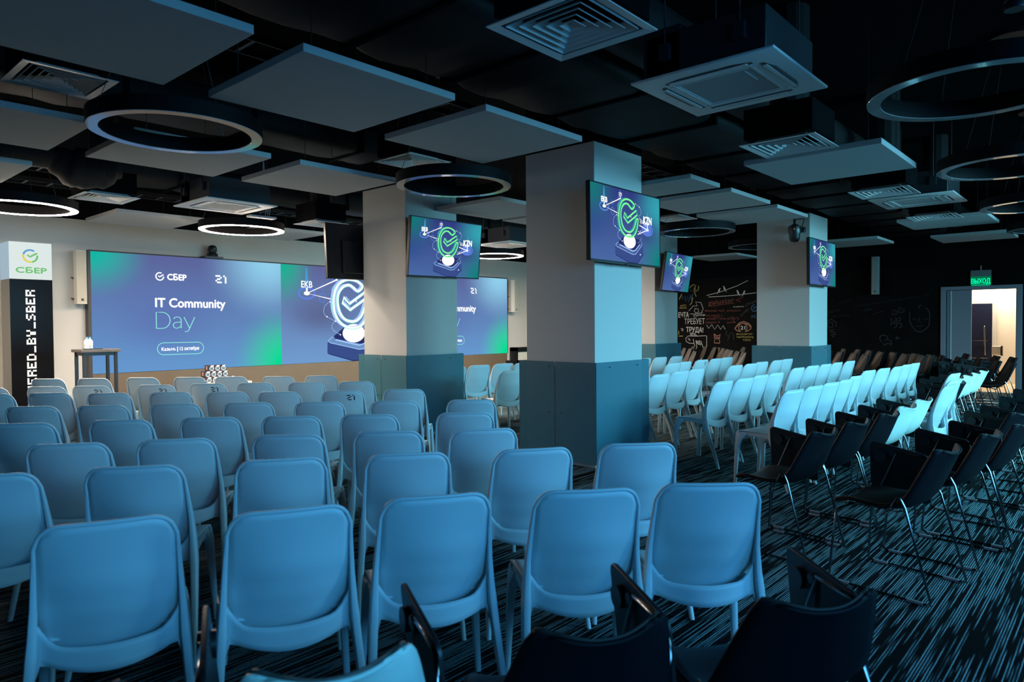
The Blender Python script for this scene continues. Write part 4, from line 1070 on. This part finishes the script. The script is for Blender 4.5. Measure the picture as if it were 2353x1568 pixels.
for row, L in RIGHT.items():
    for i, e in enumerate(L):
        q = at_z(e[0], e[1], TOPZ); yaw = radians(-7+jr.uniform(-2, 2))
        cx, cy = q.x-.193*cos(yaw), q.y-.193*sin(yaw)
        mk = len(e) > 2
        place('mark' if mk else 'plain', cx, cy, yaw, '%s%s pale chair from left, right block, %s' % (ordinal(i+1), ' (numbered 21)' if mk else '', row), 'pale plastic chairs of the right block')
for i, (e, lab) in enumerate((((1072.6, 843.2), 'cut off pale chair right beside the left column, seen between the columns'), ((1127, 839), 'whole pale chair standing between the two big columns, left one'), ((1182, 835.4), 'pale chair between the big columns, behind the nearest one there'),
                              ((1205, 851), 'nearest pale chair seen between the two big columns'), ((1228, 834), 'pale chair mostly hidden by the nearest column, beside the whiteboard cabinet'))):
    q = at_z(e[0], e[1], TOPZ); yaw = radians(-14); place('plain', q.x-.193*cos(yaw), q.y-.193*sin(yaw), yaw, lab, 'pale plastic chairs seen between the columns')

# tablet chairs: anchor is the top front corner of the folded board, height .76
def tab(kind, px, py, yawdeg, label, grp='chairs with folded writing tablets', back=None):
    if back is None:
        q = at_z(px, py, .755); yaw = radians(yawdeg)
        ox, oy = .29, .575
        x = q.x-(ox*cos(yaw)-oy*sin(yaw)); y = q.y-(ox*sin(yaw)+oy*cos(yaw))
    else: x, y = back; yaw = radians(yawdeg)
    return place(kind, x, y, yaw, label, grp)
tab('black', 1773, 980, -8, 'black tablet chair standing right of the rearmost pale chairs, nearest of its row')
tab('black', 1854.6, 961, -9, 'second black tablet chair of the row beginning beside the pale chairs')
tab('black', 1922, 944.8, -7, 'third black tablet chair of that row, just left of the pale shell chairs')
tab('pale', 1974, 929.6, -9, 'pale shell tablet chair, left one of the two beside the black ones')
tab('pale', 2015.6, 915.5, -9, 'pale shell tablet chair, right one of the two beside the black ones')
tab('black', 2002.6, 1013, -9, 'black tablet chair whose whole sled frame shows on the carpet at right')
tab('black', 2105.6, 983.8, -8, 'black tablet chair second from the left in the right hand foreground row')
tab('black', 2182.6, 965.4, -8, 'black tablet chair with its board under the pale shell chairs')
tab('black', 2217.3, 942.6, -16, 'black tablet chair with a strongly tilted board at right')
tab('black', 2254, 929.6, -8, 'black tablet chair third from the right edge')
tab('black', 2297.5, 910, -6, 'black tablet chair second from the right edge')
tab('black', 2330, 893, -4, 'small black tablet chair at the right edge in front of the door')
tab('black', 2109, 880, -6, 'dark tablet chair between the pale rows, left of the tall pale chair')
for k, (e) in enumerate(((2243.3, 864.1), (2260.6, 858.7), (2277.5, 853.3))):
    q = at_z(e[0], e[1], .79); tab('pale', 0, 0, -7, '%s of three pale shell chairs with chrome frames below the exit door' % ordinal(k+1), back=(q.x-.19, q.y+.02))
q = at_z(2222.7, 869.3, .79); tab('pale', 0, 0, -7, 'pale shell chair tucked against the tall pale plastic chair at right', back=(q.x-.19, q.y+.02))
# foreground
tab('black', 0, 0, -35, 'large black tablet chair in the bottom right foreground', back=(1.79, .55))
tab('black', 0, 0, -31, 'black tablet chair in the bottom centre foreground', back=(1.295, .87))
tab('pale', 0, 0, -25, 'pale cyan shell chair at the bottom edge with a black tablet', back=(.795, 1.185))
tab('black', 478, 1387, -27, 'black tablet chair at the bottom left, only its board in view')

# far chairs with taupe fronts, turned towards the stage
DZ_ = .87
def Dz(x, y): return (1853+x/4.612, 780+y/4.612)
def Cz(x, y): return (1460+x/4.612, 780+y/4.612)
sc_ = DZ_/.79
FAR = [(350,400,93),(430,503,102),(540,617,111),(655,742,122),(250,305,128),(335,445,140),(480,600,152),(600,725,167),(765,875,137),(900,1010,143),(1035,1130,160),(1150,1220,157),(1215,1325,174),(1320,1380,170)]
for i, (a, b, y) in enumerate(FAR):
    q = at_z(*Dz((a+b)/2, y), DZ_+.02)
    place('brown', min(q.x, 17.25), q.y, radians(38), '%s taupe shell chair from left along the dark blackboard' % ordinal(i+1), 'taupe shell chairs along the dark blackboard', scale=sc_)
FAR2 = [(480,520,88),(525,575,97),(590,630,105),(640,685,132),(650,705,77),(785,840,79),(850,890,89),(890,935,92),(940,980,100),(985,1030,111),(1020,1080,121),(1085,1145,132),(1160,1215,142),(1200,1250,85)]
for i, (a, b, y) in enumerate(FAR2):
    q = at_z(*Cz((a+b)/2, y), DZ_+.02)
    place('brown', min(q.x, 17.25), q.y, radians(42), '%s taupe shell chair from the left below the lit chalk drawings' % ordinal(i+1), 'taupe shell chairs below the chalk drawings', scale=sc_)
KCH = [(1400,1535,185),(1590,1715,206),(1680,1778,168),(1810,1942,220),(2005,2095,192),(1980,2150,243),(2150,2306,207),(2130,2306,265)]
for i, (a, b, y) in enumerate(KCH):
    q = at_z(*Dz((a+b)/2, y), .84)
    place('black', min(q.x, 17.1), q.y, radians(20), '%s dark tablet chair from the left in front of the open door' % ordinal(i+1), 'dark tablet chairs before the door', scale=.84/.79)
for k, p in proto.items():
    if k not in used:      # every use of this model was a scaled copy: drop the model itself
        for c in list(p.children_recursive)+[p]: bpy.data.objects.remove(c)

# ================================================================ STAGE SIDE THINGS
A = at_z(736/3.92, 520+1118/3.92, 1.2); B = at_z(1078/3.92, 520+1098/3.92, 1.2)
rz = 0; LT = at_y(275, 800, A.y).x-A.x; DT = .40
bt = thing('bar_table', 'tall black framed table holding two water bottles, left of the video wall', 'table', (A.x, A.y, 0), rz)
obj('tabletop', MB().bb((-.01, -.01, 1.165), (LT+.01, DT+.01, 1.205)), M['tabletop'], bt, bevel=.004)
for x in (.02, LT-.06):
    for y in (.02, DT-.06): obj('leg', MB().bb((x, y, 0), (x+.04, y+.04, 1.165)), M['black'], bt, bevel=.003)
obj('top_rail', MB().bb((.06, .03, 1.12), (LT-.06, .05, 1.163)).bb((.06, DT-.05, 1.12), (LT-.06, DT-.03, 1.163)).bb((.03, .06, 1.12), (.05, DT-.06, 1.163)).bb((LT-.05, .06, 1.12), (LT-.03, DT-.06, 1.163)), M['black'], bt)
def bottle(px, lab, dy):
    w = bt.matrix_basis @ Vector((px, dy, 1.205))
    b = thing('water_bottle', lab, 'bottle', w, 0, 'water bottles on the bar table')
    obj('body', MB().lathe([(.034, 0), (.036, .01), (.034, .05), (.036, .09), (.035, .115), (.014, .145), (.013, .152)], n=16), M['bottle'], b, smooth=True)
    obj('label_band', MB().lathe([(.0368, .05), (.0368, .085)], n=16), M['blabel'], b, smooth=True)
    obj('cap', MB().lathe([(.015, .150), (.015, .172)], n=12), M['bcap'], b, smooth=True)
bottle(.10, 'small water bottle on the tall table, left one', .12); bottle(.155, 'small water bottle on the tall table, right one', .17)
w = bt.matrix_basis @ Vector((.16, .07, 1.206))
tag(obj('tray', MB().box((0, 0, .006), (.22, .10, .012)), M['black'], bevel=.003, loc=w), 'small black tray beside the water bottles on the tall table', 'tray')
# boxed mugs on a low table in front of the screen
MY = 11.3
m0 = at_y(473, 881, MY); m1 = at_y(493, 868.5, MY); cw_ = (at_y(498.5, 868, MY).x-at_y(485, 868, MY).x)
zb = m0.z; ch = at_y(480, 865, MY).z-at_y(480, 878.5, MY).z
lt = thing('display_table', 'low pale topped table under the stack of mug boxes', 'table', (m0.x+.3, MY+.05, 0))
obj('tabletop', MB().bb((-.42, -.2, zb-.045), (.42, .3, zb)), M['white2'], lt, bevel=.004)
for x in (-.38, .38):
    for y in (-.16, .26): obj('leg', MB().bb((x-.02, y-.02, 0), (x+.02, y+.02, zb-.045)), M['black'], lt)
rows = [(5, .0, 'bottom row'), (4, -.02, 'middle row'), (3, .045, 'top row')]
for r, (n, off, rl) in enumerate(rows):
    for i in range(n):
        x = m0.x+off+i*cw_*1.0; z = zb+r*ch
        c = thing('mug_box', '%s boxed mug from the left in the %s of the stack before the screen' % (ordinal(i+1), rl), 'box', (x, MY, z), 0, 'stacked mug boxes')
        cb = obj('carton', MB().bb((0, 0, .001), (cw_*.97, .13, ch-.002)), M['carton'], c, bevel=.0)
        f = lambda u, v: (u, -.0012, v)
        b = MB(); R_ = ch*.40; ccx, ccz = cw_*.58, ch*.42
        b.add([f(ccx+R_*cos(2*pi*k/16), ccz+R_*sin(2*pi*k/16)) for k in range(16)], [tuple(range(16))]); b.add([f(cw_*.3, ch*.72), f(cw_*.92, ch*.80), f(cw_*.95, ch*.96), f(cw_*.5, ch*.98)], [(0, 1, 2, 3)])
        obj('mug_picture', b, M['mugprint'], c)
        b = MB().add([(ccx-R_*.7, -.002, ccz-R_*.6), (ccx+R_*.7, -.002, ccz-R_*.6), (ccx+R_*.7, -.002, ccz+R_*.6), (ccx-R_*.7, -.002, ccz+R_*.6)], [(0, 1, 2, 3)]); obj('mug_window', b, M['mugblue'], c)
        if i == 0: obj('side_picture', MB().bb((-.0015, .03, ch*.2), (-.0005, .09, ch*.85)), M['carton_art'], c)
# framed whiteboard cabinet by the right end of the wall
a = at_y(1187, 799, 13.2); b_ = at_y(1207, 812, 13.2)
wc = thing('framed_cabinet', 'white panel cabinet in a black frame, seen just left of the nearest column', 'cabinet', (a.x, 13.2, 0))
obj('frame', MB().bb((0, 0, 0), (.06, .25, a.z)).bb((.9, 0, 0), (.96, .25, a.z)).bb((0, 0, a.z-.11), (.96, .25, a.z)), M['black'], wc)
obj('front_panel', MB().bb((.13, .05, .08), (.86, .2, a.z-.13)), M['white2'], wc, bevel=.004)
a = at_y(1166, 829, 13.3)
tag(obj('low_box', MB().bb((0, -.1, 0), (.42, .1, a.z)), M['black'], loc=(a.x, 13.3, 0), bevel=.004), 'low black box on the floor between the video wall and the framed cabinet', 'box')
